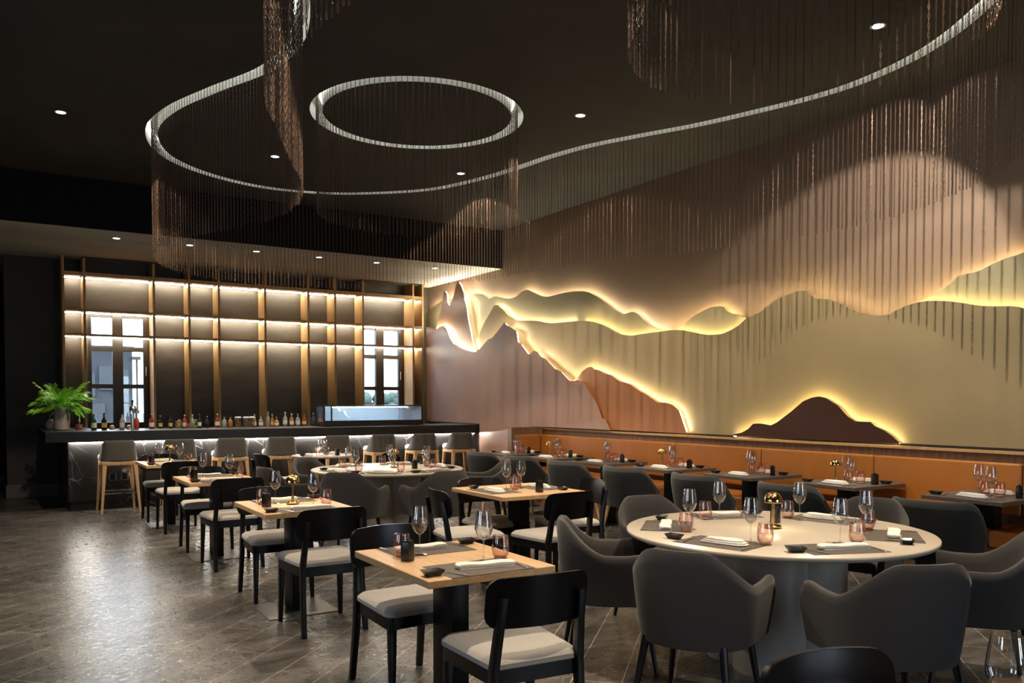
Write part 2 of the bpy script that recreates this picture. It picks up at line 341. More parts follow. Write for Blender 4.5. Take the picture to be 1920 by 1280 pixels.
class Proto:
    """first placement uses the prototype itself, later ones are copies with copied parts"""
    def __init__(s, root): s.root = root; s.used = False; KIDS[root.name] = list(root.children)
    def put(s, loc, rz, label, group=None):
        if not s.used:
            s.used = True; r = s.root; r.location = loc; r.rotation_euler = (0, 0, rz); r['label'] = label
            if group: r['group'] = group
            return r
        return dup(s.root, loc, rz, label, group)
def catmull(pts, step, closed=False):
    P = [Vector((*p, 0)) if len(p) == 2 else Vector(p) for p in pts]; out = []; n = len(P)
    for i in range(n if closed else n-1):
        p0, p1, p2, p3 = (P[(i-1) % n] if closed or i > 0 else P[0]), P[i % n], P[(i+1) % n], (P[(i+2) % n] if closed or i < n-2 else P[-1])
        for k in range(20):
            t = k/20; out.append(0.5*((2*p1)+(-p0+p2)*t+(2*p0-5*p1+4*p2-p3)*t*t+(-p0+3*p1-3*p2+p3)*t**3))
    out.append(P[0] if closed else P[-1])
    L = [0.0]
    for a, b in zip(out, out[1:]): L.append(L[-1]+(b-a).length)
    m = max(2, int(L[-1]/step)); res = []; j = 0
    for k in range(m+1 if not closed else m):
        d = L[-1]*k/m
        while j < len(L)-2 and L[j+1] < d: j += 1
        f = (d-L[j])/max(1e-9, L[j+1]-L[j]); res.append(out[j].lerp(out[j+1], f))
    return res
MURAL = {
 'upper': [(14.65, 3.206), (14.54, 3.271), (14.37, 3.319), (14.04, 3.382), (13.82, 3.39), (13.36, 3.381), (13.1, 3.387), (12.81, 3.384), (12.57, 3.345), (12.32, 3.231), (12.12, 3.26), (11.9, 3.21), (11.65, 3.166), (11.47, 3.174), (11.24, 3.252), (11.12, 3.256), (10.93, 3.184), (10.74, 3.114), (10.55, 3.081), (10.31, 3.089), (10.07, 3.098), (9.81, 3.088), (9.61, 3.065), (9.46, 3.016), (9.27, 2.93), (9.09, 2.829), (8.92, 2.732), (8.76, 2.662), (8.66, 2.666), (8.55, 2.677), (8.44, 2.633), (8.34, 2.554), (8.21, 2.467), (8.08, 2.42), (7.88, 2.382), (7.82, 2.351), (7.76, 2.347), (7.7, 2.382), (7.57, 2.432), (7.42, 2.517), (7.3, 2.554), (7.14, 2.6), (6.99, 2.599), (6.93, 2.587), (6.87, 2.527), (6.8, 2.495), (6.71, 2.481), (6.58, 2.431), (6.52, 2.327), (6.26, 2.249), (4.57, 2.132), (4.55, 2.346), (4.51, 2.403), (4.43, 2.43), (4.34, 2.465), (4.25, 2.513), (4.18, 2.567), (4.14, 2.598), (4.01, 2.606), (3.95, 2.619), (3.86, 2.654), (3.73, 2.695), (3.66, 2.701), (3.6, 2.722), (3.28, 2.825), (2.85, 2.893)],
 'lower': [(12.79, 2.27), (12.7, 2.414), (12.58, 2.565), (12.4, 2.782), (12.17, 2.968), (12.04, 3.078), (11.93, 3.093), (11.74, 2.995), (11.57, 2.871), (11.37, 2.79), (11.13, 2.763), (10.74, 2.731), (10.52, 2.684), (10.31, 2.656), (10.03, 2.65), (9.77, 2.644), (9.57, 2.636), (9.32, 2.601), (9.14, 2.553), (8.97, 2.489), (8.79, 2.409), (8.65, 2.37), (8.46, 2.351), (8.2, 2.36), (7.78, 2.369), (7.62, 2.366), (7.49, 2.348), (7.32, 2.31), (7.15, 2.277), (7.06, 2.265), (6.87, 2.264), (6.75, 2.295), (6.62, 2.343), (6.5, 2.417), (6.41, 2.439), (6.31, 2.467), (6.21, 2.518), (6.11, 2.573), (5.97, 2.611), (5.83, 2.64), (5.75, 2.638), (5.69, 2.624), (5.63, 2.57), (5.58, 2.539), (5.48, 2.524), (5.39, 2.495), (5.29, 2.46), (5.19, 2.407), (5.08, 2.352), (4.97, 2.318), (4.86, 2.302), (4.76, 2.306), (4.68, 2.339), (4.58, 2.371), (4.48, 2.389), (4.39, 2.394), (4.29, 2.386), (4.17, 2.368), (4.07, 2.344), (3.94, 2.312), (3.83, 2.292), (3.66, 2.278), (3.6, 2.265), (3.55, 2.249), (3.23, 2.161), (2.8, 2.151)],
 'peaks': [(14.06, 2.756), (13.95, 2.997), (13.84, 3.148), (13.76, 3.364), (13.73, 3.46), (13.67, 3.512), (13.6, 3.455), (13.59, 3.381), (13.56, 3.281), (13.5, 3.222), (13.44, 3.269), (13.31, 3.401), (13.23, 3.57), (13.19, 3.616), (13.15, 3.616), (13.06, 3.549), (12.98, 3.436), (12.95, 3.315), (12.86, 3.142), (12.79, 2.902), (12.7, 2.674), (12.67, 2.591), (12.58, 2.401), (12.5, 2.254)],
 'peaks_base': [(12.74, 2.2), (13.14, 2.283), (13.51, 2.455), (13.76, 2.636)],
 'mauve': [(14.31, 2.901), (14.15, 2.879), (13.99, 2.837), (13.88, 2.814), (13.76, 2.849), (13.6, 2.857), (13.49, 2.801), (13.36, 2.633), (13.21, 2.515), (12.96, 2.419), (12.71, 2.359), (12.43, 2.322), (12.25, 2.369), (11.98, 2.513), (11.85, 2.524), (11.63, 2.652), (11.46, 2.752), (11.38, 2.699), (11.22, 2.636), (11.1, 2.585), (11.06, 2.423), (10.95, 2.366), (10.76, 2.216), (10.7, 2.207), (10.59, 2.258), (10.5, 2.228), (10.39, 2.152), (10.25, 2.096), (10.04, 1.963), (9.89, 1.919), (9.67, 1.777), (9.57, 1.77), (9.48, 1.787), (9.35, 1.743), (9.2, 1.603), (9.02, 1.427), (8.93, 1.255), (8.87, 1.251), (8.75, 1.115)],
 'orange': [(9.76, 1.716), (9.67, 1.776), (9.57, 1.824), (9.45, 1.915), (9.32, 1.967), (9.26, 1.965), (9.17, 1.921), (9.08, 1.913), (8.96, 1.864), (8.82, 1.842), (8.65, 1.757), (8.43, 1.71), (8.24, 1.621), (8.09, 1.568), (7.88, 1.47), (7.76, 1.473), (7.62, 1.442), (7.5, 1.37), (7.45, 1.273), (7.38, 1.127)],
 'brown': [(6.62, 1.116), (6.5, 1.137), (6.4, 1.183), (6.33, 1.243), (6.23, 1.246), (6.09, 1.228), (6.0, 1.267), (5.84, 1.367), (5.67, 1.489), (5.56, 1.527), (5.48, 1.538), (5.4, 1.521), (5.26, 1.447), (5.15, 1.343), (5.06, 1.293), (4.9, 1.294), (4.85, 1.254), (4.75, 1.215), (4.68, 1.173), (4.6, 1.111)],
}

# ================================================================== SETTING
X0, Y0 = -5.0, -3.0
fl = struct(link('floor', B().box(X0-0.2, XW+0.2, Y0-0.2, 17.2, -0.1, 0).me(), 'floor', smooth=False))
# right wall (base plane of the mural), back and left walls
struct(link('wall_right', B().box(XW, XW+0.2, Y0, 15.0, 0, 4.7).me(), 'taupe', smooth=False))
wbk = B().box(X0, XW, Y0-0.2, Y0, 0, 0.4).box(X0, XW, Y0-0.2, Y0, 2.4, 4.7)
for a, b in ((X0, 3.6), (4.2, 5.0), (5.6, XW)): wbk.box(a, b, Y0-0.2, Y0, 0.4, 2.4)
struct(link('wall_back', wbk.me(), 'greywall', smooth=False))
for k, a in enumerate((3.6, 5.0)):
    f = B().box(a, a+.04, Y0-.12, Y0-.06, .4, 2.4).box(a+.56, a+.6, Y0-.12, Y0-.06, .4, 2.4)
    for z in (.4, 1.38, 2.36): f.box(a, a+.6, Y0-.12, Y0-.06, z, z+.04)
    struct(f.obj(f'window_{k+6}', 'frame', smooth=False))
wl = B(); lo, hi = 1.0, 2.9; ys = [Y0, 0.6, 1.8, 3.8, 5.0, 7.0, 8.2, 17.0]
wl.box(X0-0.2, X0, Y0, 17.0, 0, lo); wl.box(X0-0.2, X0, Y0, 17.0, hi, 4.7)
for a, b in ((Y0, 0.6), (1.8, 3.8), (5.0, 17.0)): wl.box(X0-0.2, X0, a, b, lo, hi)
struct(link('wall_left', wl.me(), 'greywall', smooth=False))
# bar wall with its two window openings, grey pier at the left
W1 = (1.29, 2.205); W2 = (5.92, 6.78); ZW = (1.05, 2.88)
bw = B(); bw.box(0.90, W1[0], YB, YB+0.2, 0, SOF); bw.box(W1[1], W2[0], YB, YB+0.2, 0, SOF); bw.box(W2[1], XW, YB, YB+0.2, 0, SOF)
for w in (W1, W2): bw.box(w[0], w[1], YB, YB+0.2, 0, ZW[0]); bw.box(w[0], w[1], YB, YB+0.2, ZW[1], SOF)
struct(link('wall_bar', bw.me(), 'barwall', smooth=False))
struct(link('wall_pier', B().box(0.16, 0.90, YB, YB+0.2, 0, SOF).me(), 'greywall', smooth=False))
struct(link('wall_passage', B().box(X0, 0.16, 17.0, 17.2, 0, SOF).box(0.16, 0.3, YB+0.2, 17.0, 0, SOF).me(), 'darkwall', smooth=False))
struct(link('baseboard_pier', B().box(0.15, 0.86, YB-0.02, YB, 0, 0.2).box(0.14, 0.16, YB-0.02, 17.0, 0, 0.2).me(0.003), 'granite', smooth=False))
struct(link('baseboard_passage', B().box(X0, 0.14, 16.98, 17.0, 0, 0.2).me(), 'granite', smooth=False))

# ------------------------------------------------------------------ ceiling with the light slots
SPTS = [(1.6, -1.2), (1.45, 0.4), (1.33, 1.7), (1.26, 2.6), (1.17, 3.48), (1.15, 4.0), (1.23, 4.4), (1.40, 4.78), (1.66, 5.36), (1.92, 5.93), (2.08, 6.58), (2.03, 7.26), (1.76, 7.99), (1.52, 8.75), (1.46, 9.5), (1.66, 10.25), (2.06, 10.78), (2.62, 11.13), (3.16, 11.27), (3.72, 11.2), (4.3, 10.93), (5.03, 10.23), (5.36, 9.4), (5.5, 8.7), (5.58, 8.08), (5.72, 7.5), (5.96, 6.93), (6.22, 6.38), (6.41, 5.84), (6.56, 5.33), (6.63, 4.9), (6.61, 4.5), (6.52, 4.1), (6.34, 3.7), (6.08, 3.3), (5.72, 2.8), (5.3, 2.2), (5.0, 1.5), (4.9, 0.7), (5.0, -0.4)]
sc = catmull(SPTS, 0.05); RING1 = (3.675, 7.67, 1.0); RING2 = (3.62, 2.93, 0.9)
def circ(r, step=0.05):
    n = int(2*pi*r[2]/step); return [Vector((r[0]+r[2]*cos(2*pi*k/n), r[1]+r[2]*sin(2*pi*k/n), 0)) for k in range(n)]
rc1, rc2 = circ(RING1), circ(RING2)
HW = 0.062
def offset(pts, d, closed):
    n = len(pts); out = []
    for i, p in enumerate(pts):
        a = pts[(i-1) % n] if closed or i > 0 else p; b = pts[(i+1) % n] if closed or i < n-1 else p
        t = (b-a).normalized(); out.append(p + Vector((-t.y, t.x, 0))*d)
    return out
def ceiling_mesh():
    vs = [(X0, Y0), (XW, Y0), (XW, YS), (X0, YS)]; es = [(0, 1), (1, 2), (2, 3), (3, 0)]
    def loop(pp):
        n = len(vs); vs.extend([(p.x, p.y) for p in pp]); es.extend([(n+i, n+(i+1) % len(pp)) for i in range(len(pp))])
    s2 = sc[::2]
    loop(offset(s2, HW, False) + offset(s2, -HW, False)[::-1])
    for r in (rc1, rc2): loop(offset(r, HW, True)); loop(offset(r, -HW, True))
    res = geometry.delaunay_2d_cdt([Vector(v) for v in vs], es, [], 1, 1e-5)
    V, F = res[0], res[2]
    cpts = np.array([(p.x, p.y) for p in s2]); A = cpts[:-1]; Bp = cpts[1:]; D = Bp-A; DL = (D**2).sum(1)
    keep = []
    for f in F:
        c = np.mean([[V[i].x, V[i].y] for i in f], axis=0)
        if any(abs(hypot(c[0]-r[0], c[1]-r[1])-r[2]) < HW*0.985 for r in (RING1, RING2)): continue
        t = np.clip(((c-A)*D).sum(1)/DL, 0, 1); q = A+D*t[:, None]
        if np.sqrt(((q-c)**2).sum(1)).min() < HW*0.985: continue
        keep.append(tuple(f))
    return mesh([(v.x, v.y, CEIL) for v in V], keep)
struct(link('ceiling', ceiling_mesh(), 'ceiling', smooth=False))
struct(link('ceiling_deck', B().box(X0, XW, Y0, YS, 4.62, 4.7).me(), 'darkwall', smooth=False))
sf = struct(link('ceiling_soffit', B().box(X0, XW, YS+0.01, 17.0, SOF, SOF+0.04).me(), 'soffit', smooth=False))
struct(link('trim_soffit_face', B().box(X0, XW, YS, YS+0.02, SOF, 4.62).me(), 'soffit_face', smooth=False))
def channel(name, pts, closed):
    n = len(pts); L = offset(pts, HW, closed); R = offset(pts, -HW, closed); vs = []; fs = []
    for p, q in zip(L, R): vs += [(p.x, p.y, CEIL), (p.x, p.y, CEIL+0.15), (q.x, q.y, CEIL+0.15), (q.x, q.y, CEIL)]
    for i in range(n if closed else n-1):
        a, b = 4*i, 4*((i+1) % n)
        for k in range(3): fs.append((a+k, b+k, b+k+1, a+k+1))
    o = link(name, mesh(vs, fs), 'whitecove', smooth=True); struct(o)
    vs = []; fs = []; L = offset(pts, 0.048, closed); R = offset(pts, 0.030, closed)
    for p, q in zip(L, R): vs += [(p.x, p.y, CEIL+0.140), (q.x, q.y, CEIL+0.140)]
    for i in range(n if closed else n-1):
        a, b = 2*i, 2*((i+1) % n); fs.append((a, b, b+1, a+1))
    link('light_strip', mesh(vs, fs), 'led_cove', o)
    return o
channel('trim_light_slot_curve', sc[::2], False); channel('trim_light_slot_ring', rc1, True); channel('trim_light_slot_ring_near', rc2, True)

# ------------------------------------------------------------------ chain curtains: every link is modelled
def link_mesh(n=8, k=4, w=0.0042, h=0.0165, r=0.0018):
    vs = []
    for i in range(n):
        t = 2*pi*(i+0.5)/n; cx = cos(t); sz = sin(t)
        px = w*(abs(cx)**0.7)*(1 if cx > 0 else -1); pz = h*(abs(sz)**0.7)*(1 if sz > 0 else -1)
        d = Vector((cx*h, 0, sz*w)).normalized()
        for j in range(k):
            a = 2*pi*j/k + pi/4; vs.append((px+d.x*cos(a)*r, sin(a)*r, pz+d.z*cos(a)*r))
    fs = [(i*k+j, ((i+1) % n)*k+j, ((i+1) % n)*k+(j+1) % k, i*k+(j+1) % k) for i in range(n) for j in range(k)]
    return np.array(vs), np.array(fs)
LV, LF = link_mesh()
def curtain(name, pts, zbot, label, group='curtains of hanging chains'):
    V = []; F = []; base = 0; pitch = 0.0265; nv = len(LV)
    for ci, p in enumerate(pts):
        zb = zbot(ci/len(pts), p) + random.uniform(-0.012, 0.012); n = int((CEIL+0.13-zb)/pitch); r0 = random.uniform(0, pi)
        Rs = []
        for par in (0, 1):
            a = r0 + par*pi/2; R = np.array([[cos(a), -sin(a), 0], [sin(a), cos(a), 0], [0, 0, 1]]); Rs.append(LV @ R.T)
        ar = np.concatenate([Rs[k % 2] + np.array([p.x+random.uniform(-.001, .001), p.y, zb+0.016+k*pitch]) for k in range(n)])
        V.append(ar); F.append((LF[None]+np.arange(n)[:, None, None]*nv).reshape(-1, 4)+base); base += n*nv
    V = np.concatenate(V).astype(np.float32); F = np.concatenate(F).astype(np.int32)
    me = bpy.data.meshes.new('m'); me.vertices.add(len(V)); me.vertices.foreach_set('co', V.ravel())
    me.loops.add(F.size); me.loops.foreach_set('vertex_index', F.ravel())
    me.polygons.add(len(F)); me.polygons.foreach_set('loop_start', np.arange(0, F.size, 4, dtype=np.int32)); me.polygons.foreach_set('loop_total', np.full(len(F), 4, dtype=np.int32))
    me.update(calc_edges=True)
    o = link(name, me, 'chain', smooth=True, ang=80); tag(o, label, 'chain curtain', group, 'stuff'); return o
curtain('chain_curtain', sc, lambda t, p: 3.05 + max(0, t-0.72)*0.35, 'long winding curtain of bronze chains following the S shaped ceiling slot to the mural')
curtain('chain_curtain', rc1, lambda t, p: 3.36, 'round drum of bronze chains hanging under the ring slot in mid ceiling')
curtain('chain_curtain', rc2, lambda t, p: 3.36, 'nearest drum of bronze chains cut off by the top edge of the picture')

# ------------------------------------------------------------------ downlights
def lathe_me(prof, n=20, cap=True): return B().lathe(prof, n, cap=cap).me()
dt = thing('recessed_downlight', '', 'downlight')
link('trim_ring', lathe_me([(0.058, 0.0), (0.058, -0.004), (0.045, -0.004), (0.042, 0.006)], 24, False), 'white', dt)
link('lens', lathe_me([(0.043, -0.002), (0.0, -0.003)], 24, False), 'lens', dt)
PD = Proto(dt)
dl = ['small round downlight at the far left of the black ceiling, left of all the chains', 'small round downlight seen between the two hanging loops of chains, left one', 'small round downlight shining through the chains of the drum at its lower right', 'small round downlight on bare black ceiling right of the ring of light', 'biggest bright downlight behind the nearest chains at upper right']
for i, (x, y, tg, pw, cone, spl) in enumerate(DOWN):
    if i < 5: PD.put((x, y, CEIL-0.001), 0, dl[i])
    else: PD.put((x, y, CEIL-0.001), 0, 'small round downlight in the black ceiling over the tables, outside the picture', 'downlights outside the picture')
    spot('downlight_beam', (x, y, CEIL-0.03), tg, pw*PW, WARM if i != 4 else NEUT, cone, 0.6, 0.03)
    spot('downlight_spill', (x, y, CEIL-0.03), (x, y, 0), spl, WARM if i != 4 else NEUT, 116, 0.12, 0.007)
spot('mural_washer_beam', (5.76, 3.96, CEIL-0.03), (5.76+0.60*3, 3.96+0.58*3, CEIL-3.03), 200, NEUT, 76, 0.22, 0.007)
for i, (x, y) in enumerate(SOFDL):
    w = ['leftmost', 'second from left', 'third from left', 'fourth from left', 'fifth from left', 'rightmost, nearest the mural'][i]
    PD.put((x, y, SOF-0.001), 0, f'small downlight in the lower grey soffit over the bar, {w}')
    spot('soffit_beam', (x, y, SOF-0.03), (x, y-0.1, 0), 60, NEUT, 80, 0.6, 0.03)

# ------------------------------------------------------------------ ochre lined vents in the soffit
for i, (a, b) in enumerate(((1.22, 2.35), (5.75, 6.95))):
    v = thing('ceiling_vent', ['ochre lined slot vent in the soffit above the left window', 'ochre lined slot vent in the soffit above the right window'][i], 'ceiling vent', ((a+b)/2, 14.5, SOF))
    w = (b-a)/2
    B().box(-w, w, -0.09, 0.09, -0.012, 0).obj('liner', 'vent', v, smooth=False)
    B().box(-w-.02, w+.02, -0.11, -0.09, -0.02, 0).box(-w-.02, w+.02, 0.09, 0.11, -0.02, 0).box(-w-.02, -w, -0.09, 0.09, -0.02, 0).box(w, w+.02, -0.09, 0.09, -0.02, 0).obj('frame', 'frame', v, smooth=False)

# ------------------------------------------------------------------ mural: cut panels standing off the wall, lit from behind
def ribbon(yz, x0, x1, inset, w, name, m, parent, sub=None):
    """thin LED tape following a ridge, set back behind the panel edge"""
    P = [Vector((0, a, b)) for a, b in yz]; n = len(P); vs = []; fs = []
    Q = []
    for i, p in enumerate(P):
        t = (P[min(i+1, n-1)]-P[max(i-1, 0)]).normalized(); nn = Vector((0, t.z, -t.y))  # points away from ridge interior
        if nn.z > 0: nn = -nn
        if abs(t.y) < 1e-3: nn = Vector((0, 1 if t.z > 0 else -1, 0))*-1
        Q.append(p + nn*inset)
    for q in Q: vs += [(x0, q.y, q.z), (x1, q.y, q.z)]
    for i in range(n-1): a = 2*i; fs.append((a, a+2, a+3, a+1))
    return link(name, mesh(vs, fs), m, parent)
def ridge_interior(yz):
    # orientation helper: ridge lists run from far (large y) to near (small y) with the panel below them
    return yz
def panel(name, ridge, bottom, x, th, m, label, led, led_gap, led_m='led_warm', standoff=0.04, extra=()):
    root = thing(name, label, 'wall panel', (x, ridge[len(ridge)//2][0], 1.1)); oy = root.location.y
    yz = list(ridge) + list(bottom); bb = B(); 
    tris = geometry.tessellate_polygon([[Vector((0, a, b)) for a, b in yz]]); n = len(yz)
    vs = [(0, a-oy, b-1.1) for a, b in yz] + [(th, a-oy, b-1.1) for a, b in yz]
    fs = [tuple(t) for t in tris] + [tuple(i+n for i in t[::-1]) for t in tris] + [(i, (i+1) % n, n+(i+1) % n, n+i) for i in range(n)]
    bm = bmesh.new(); vv = [bm.verts.new(v) for v in vs]
    for f in fs:
        try: bm.faces.new([vv[i] for i in f])
        except ValueError: pass
    o = link('panel', from_bm(bm), m, root, smooth=False)
    rr = [(a-oy, b-1.1) for a, b in ridge]
    for (i0, i1, mm) in led:
        seg = rr[i0:i1]
        if len(seg) < 2: continue
        ribbon_led(seg, th+0.008, th+0.020, led_gap, mm or led_m, root)
    return root
def ribbon_led(seg, x0, x1, inset, m, parent):
    P = [Vector((a, b)) for a, b in seg]; n = len(P); vs = []; fs = []
    for i, p in enumerate(P):
        t = (P[min(i+1, n-1)]-P[max(i-1, 0)]).normalized()      # ridge runs towards -y, interior lies at its left hand side
        nn = Vector((-t.y, t.x)); q = p + nn*inset
        vs += [(x0, q.x, q.y), (x1, q.x, q.y)]
    for i in range(n-1): a = 2*i; fs.append((a, a+2, a+3, a+1))
    return link('light_strip', mesh(vs, fs), m, parent)
ZB = 1.10
U = MURAL['upper']; Lw = MURAL['lower']; PK = MURAL['peaks']; MV = MURAL['mauve']; OG = MURAL['orange']; BR = MURAL['brown']
kU = next(i for i, p in enumerate(U) if p[0] < 7.84)            # where the upper ridge dips behind the lower one
kV = next(i for i, p in enumerate(U) if p[0] < 6.6); kW = next(i for i, p in enumerate(U) if p[0] < 4.58)
panel('mural_panel', U, [(U[-1][0], ZB), (U[0][0], ZB)], XW-0.075, 0.014, 'khaki', 'sand coloured mural panel with the highest lit ridge line, furthest back of the layers', [(0, 6, 'led_hot'), (5, kU, 'led_mid'), (kU, kV, None), (kW, len(U), None)], 0.016, standoff=0.036)
panel('mural_panel', Lw, [(Lw[-1][0], ZB), (Lw[0][0]+0.25, ZB), (Lw[0][0]+0.1, 1.9)], XW-0.15, 0.014, 'gold', 'largest golden ochre mural panel under the second lit ridge line', [(0, 16, 'led_mid'), (16, len(Lw), None)], 0.016, standoff=0.036)
panel('mural_panel', PK, MURAL['peaks_base'], XW-0.22, 0.014, 'rose', 'rose copper mural panel shaped like twin pointed peaks in the far corner', [(0, 17, 'led_hot'), (17, len(PK), 'led_mid')], 0.014, standoff=0.036)
kM = next(i for i, p in enumerate(MV) if p[0] < 8.9) if any(p[0] < 8.9 for p in MV) else len(MV)
kM = min(range(len(MV)), key=lambda i: abs(i-31))
panel('mural_panel', MV, [(MV[-1][0], ZB), (10.64, ZB), (10.64, 0.0), (12.27, 0.0), (12.27, ZB), (MV[0][0], ZB)], XW-0.29, 0.014, 'mauve', 'big mauve mountain panel in the far corner reaching down behind the bar', [(0, 12, 'led_hot'), (11, kM+1, 'led_mid')], 0.014, standoff=0.036)
panel('mural_panel', OG, [(OG[-1][0], ZB), (MV[-1][0]+0.3, ZB), (OG[0][0]+0.1, 1.55)], XW-0.22, 0.014, 'orange', 'burnt orange mountain panel right of the mauve one, above the banquette', [(1, len(OG), 'led_mid')], 0.014, standoff=0.036)
panel('mural_panel', BR, [(BR[-1][0], ZB), (BR[0][0], ZB)], XW-0.22, 0.014, 'brown', 'small dark brown hill panel above the banquette at right', [(0, len(BR), None)], 0.014, standoff=0.036)

# ------------------------------------------------------------------ windows of the bar wall
def window(n, w, cut, handle):
    x0, x1 = w; z0, z1 = ZW; b = B(); y0, y1 = YB+0.02, YB+0.09
    (a, c), (d, e) = cut
    b.box(x0, a, y0, y1, z0, z1).box(c, d, y0-0.02, y1, z0, z1).box(e, x1, y0, y1, z0, z1)
    for p, q in ((a, c), (d, e)):
        b.box(p, q, y0, y1, z0, z0+0.09).box(p, q, y0, y1, z1-0.05, z1).box(p, q, y0+0.005, y1, 2.29, 2.365).box(p, q, y0+0.005, y1, 1.69, 1.76)
    o = struct(link(f'window_{n}', b.me(0.004), 'frame', smooth=False))
    for p, q in ((a, c), (d, e)):
        for r, s in ((z0+0.09, 1.69), (1.76, 2.29), (2.365, z1-0.05)): B().box(p, q, YB+0.055, YB+0.060, r, s).obj('pane', 'pane', o, smooth=False)
    B().box(e+0.03, e+0.045, YB-0.0, YB+0.02, 1.9, 2.05).obj('handle', 'white', o, bevel=0.003)
window(1, W1, ((1.345, 1.645), (1.80, 2.105)), 0); window(2, W2, ((5.967, 6.193), (6.357, 6.667)), 0)
for k, (a, b) in enumerate(((0.6, 1.8), (3.8, 5.0))):
    f = B().box(X0-0.12, X0-0.06, a, a+.06, lo, hi).box(X0-0.12, X0-0.06, b-.06, b, lo, hi).box(X0-0.12, X0-0.06, (a+b)/2-.05, (a+b)/2+.05, lo, hi)
    for z in (lo, 1.9, hi-.06): f.box(X0-0.12, X0-0.06, a, b, z, z+0.06)
    struct(f.obj(f'window_{k+3}', 'frame', smooth=False))
# world beyond the bar windows
g = tag(B().box(-30, 60, 15.3, 120, -0.4, -0.3).obj('yard_ground', 'asphalt', smooth=False), 'pale paved yard outside the bar windows', 'ground'); g['kind'] = 'structure'
bd = thing('grey_building', 'plain grey rendered building seen through the left bar window', 'building', (1.0, 27, -0.3))
B().box(-9, 2.53, 0, 6, 0, 3.3).obj('wall', 'bldg', bd, smooth=False)
B().box(-9.05, 2.58, -0.06, 6.05, 3.3, 3.4).obj('roof_edge', 'bldg_lite', bd, smooth=False)
for (x, z) in ((1.3, 1.9), (1.85, 2.1), (2.2, 2.0), (1.55, 1.0)):
    wf = B().box(x-.22, x+.22, -0.05, 0, z, z+0.7).obj('window', 'bldg_lite', bd, smooth=False)
B().box(-9, 2.5, -0.25, 0, 0.75, 0.85).obj('ledge', 'bldg_lite', bd, smooth=False)
B().box(2.5, 2.75, -0.1, 0.1, 3.0, 3.1).box(2.5, 2.7, -0.1, 0.1, 1.4, 1.5).obj('pipe_bracket', 'frame', bd, smooth=False)
B().bar((2.65, 0, 1.4), (2.65, 0, 3.1), 0.05, 0.05).obj('pipe', 'frame', bd)
def blob(cx, cz, r, seed):
    rnd = random.Random(seed); b = B()
    for k in range(26):
        a = rnd.uniform(0, 2*pi); rr = r*rnd.uniform(0, 0.8); q = r*rnd.uniform(0.22, 0.4); h = cz+r*rnd.uniform(-0.6, 0.6)
        b.lathe([(q*sin(pi*j/6)+0.001, -q*cos(pi*j/6)) for j in range(7)], 8, (cx+rr*cos(a), rr*sin(a)*0.6, h), cap=False)
    return b
for i, (x, r, h) in enumerate(((24.3, 1.3, 0.9), (26.9, 1.5, 1.0), (29.6, 1.4, 0.8))):
    t = thing('tree', ['round pale tree behind the left half of the right bar window', 'tall pale tree behind the middle of the right bar window', 'pale tree behind the right edge of the right bar window'][i], 'tree', (x, 60, -0.3))
    B().bar((0, 0, 0), (0, 0, h+0.3), 0.3, 0.2, 8).obj('trunk', 'capwood', t); blob(0, h+0.3, r, i+3).obj('crown', 'tree', t)

# ================================================================== BAR
bar = thing('bar_counter', 'long black marble bar with white veins and a lit underside behind the stools', 'bar counter', (0.84, 12.65, 0))
def L(b, x0, x1, y0, y1, z0, z1): return b.box(x0-0.84, x1-0.84, y0-12.65, y1-12.65, z0, z1)
L(B(), 0.86, 7.08, 12.66, 12.95, 0.0, 0.13).obj('plinth', 'marble', bar, smooth=False)
fp = B(); 
L(fp, 0.84, 7.08, 12.62, 12.95, 0.13, 0.945).obj('front', 'marble', bar, smooth=False)
L(B(), 0.84, 1.08, 12.951, 14.775, 0.0, 0.945).obj('side', 'marble', bar, smooth=False)
L(B(), 0.56, 7.28, 12.3, 13.3, 0.945, 1.085).add([], []).obj('countertop', 'counter', bar, bevel=0.004, seg=1, smooth=False)
L(B(), 0.56, 1.20, 13.301, 14.775, 0.945, 1.085).obj('return_top', 'counter', bar, smooth=False)
L(B(), 0.86, 7.08, 12.572, 12.584, 0.918, 0.928).obj('light_strip', 'led_bar', bar, smooth=False)
for x in (1.38, 1.53):
    w = thing('power_outlet', f'chrome framed black socket low on the bar front, {"left" if x < 1.5 else "right"} one of the pair', 'power outlet', (x, 12.6195, 0.445))
    B().box(-0.04, 0.04, -0.008, 0, -0.052, 0.052).box(-0.05, -0.04, -0.012, 0, -0.055, 0.055).box(0.04, 0.05, -0.012, 0, -0.055, 0.055).box(-0.05, 0.05, -0.012, 0, 0.047, 0.055).box(-0.05, 0.05, -0.012, 0, -0.055, -0.047).obj('frame', 'chrome', w, smooth=False)
    B().box(-0.032, 0.032, -0.012, -0.008, -0.042, 0.042).obj('socket', 'black_metal', w, smooth=False)

# back shelving: oak uprights, three lit shelf levels
sh = thing('back_bar_shelving', 'tall oak shelving grid with lit shelves on the wall behind the bar', 'shelving', (0.92, 14.4, 0))
PX = [0.93, 1.22, 2.215, 2.755, 3.225, 3.995, 4.755, 5.247, 5.78, 6.79, 6.99]
def Ls(b, x0, x1, y0, y1, z0, z1): return b.box(x0-0.92, x1-0.92, y0-14.4, y1-14.4, z0, z1)
for x in PX: Ls(B(), x-0.02, x+0.015, 14.4, 14.79, 1.087 if x < 1.3 else 0.902, SOF-0.002).obj('upright', 'oak_post', sh, smooth=False)
for z in (3.475, 2.905, 2.53):
    for a, b in zip(PX, PX[1:]):
        t = 0.055 if z > 3 else 0.03
        o = Ls(B(), a+0.016, b-0.021, 14.41, 14.79, z-t, z).obj('shelf', 'oak_post', sh, smooth=False)
        Ls(B(), a+0.03, b-0.035, 14.68, 14.70, z-t-0.010, z-t-0.002).obj('light_strip', 'led_shelf', o, smooth=False)

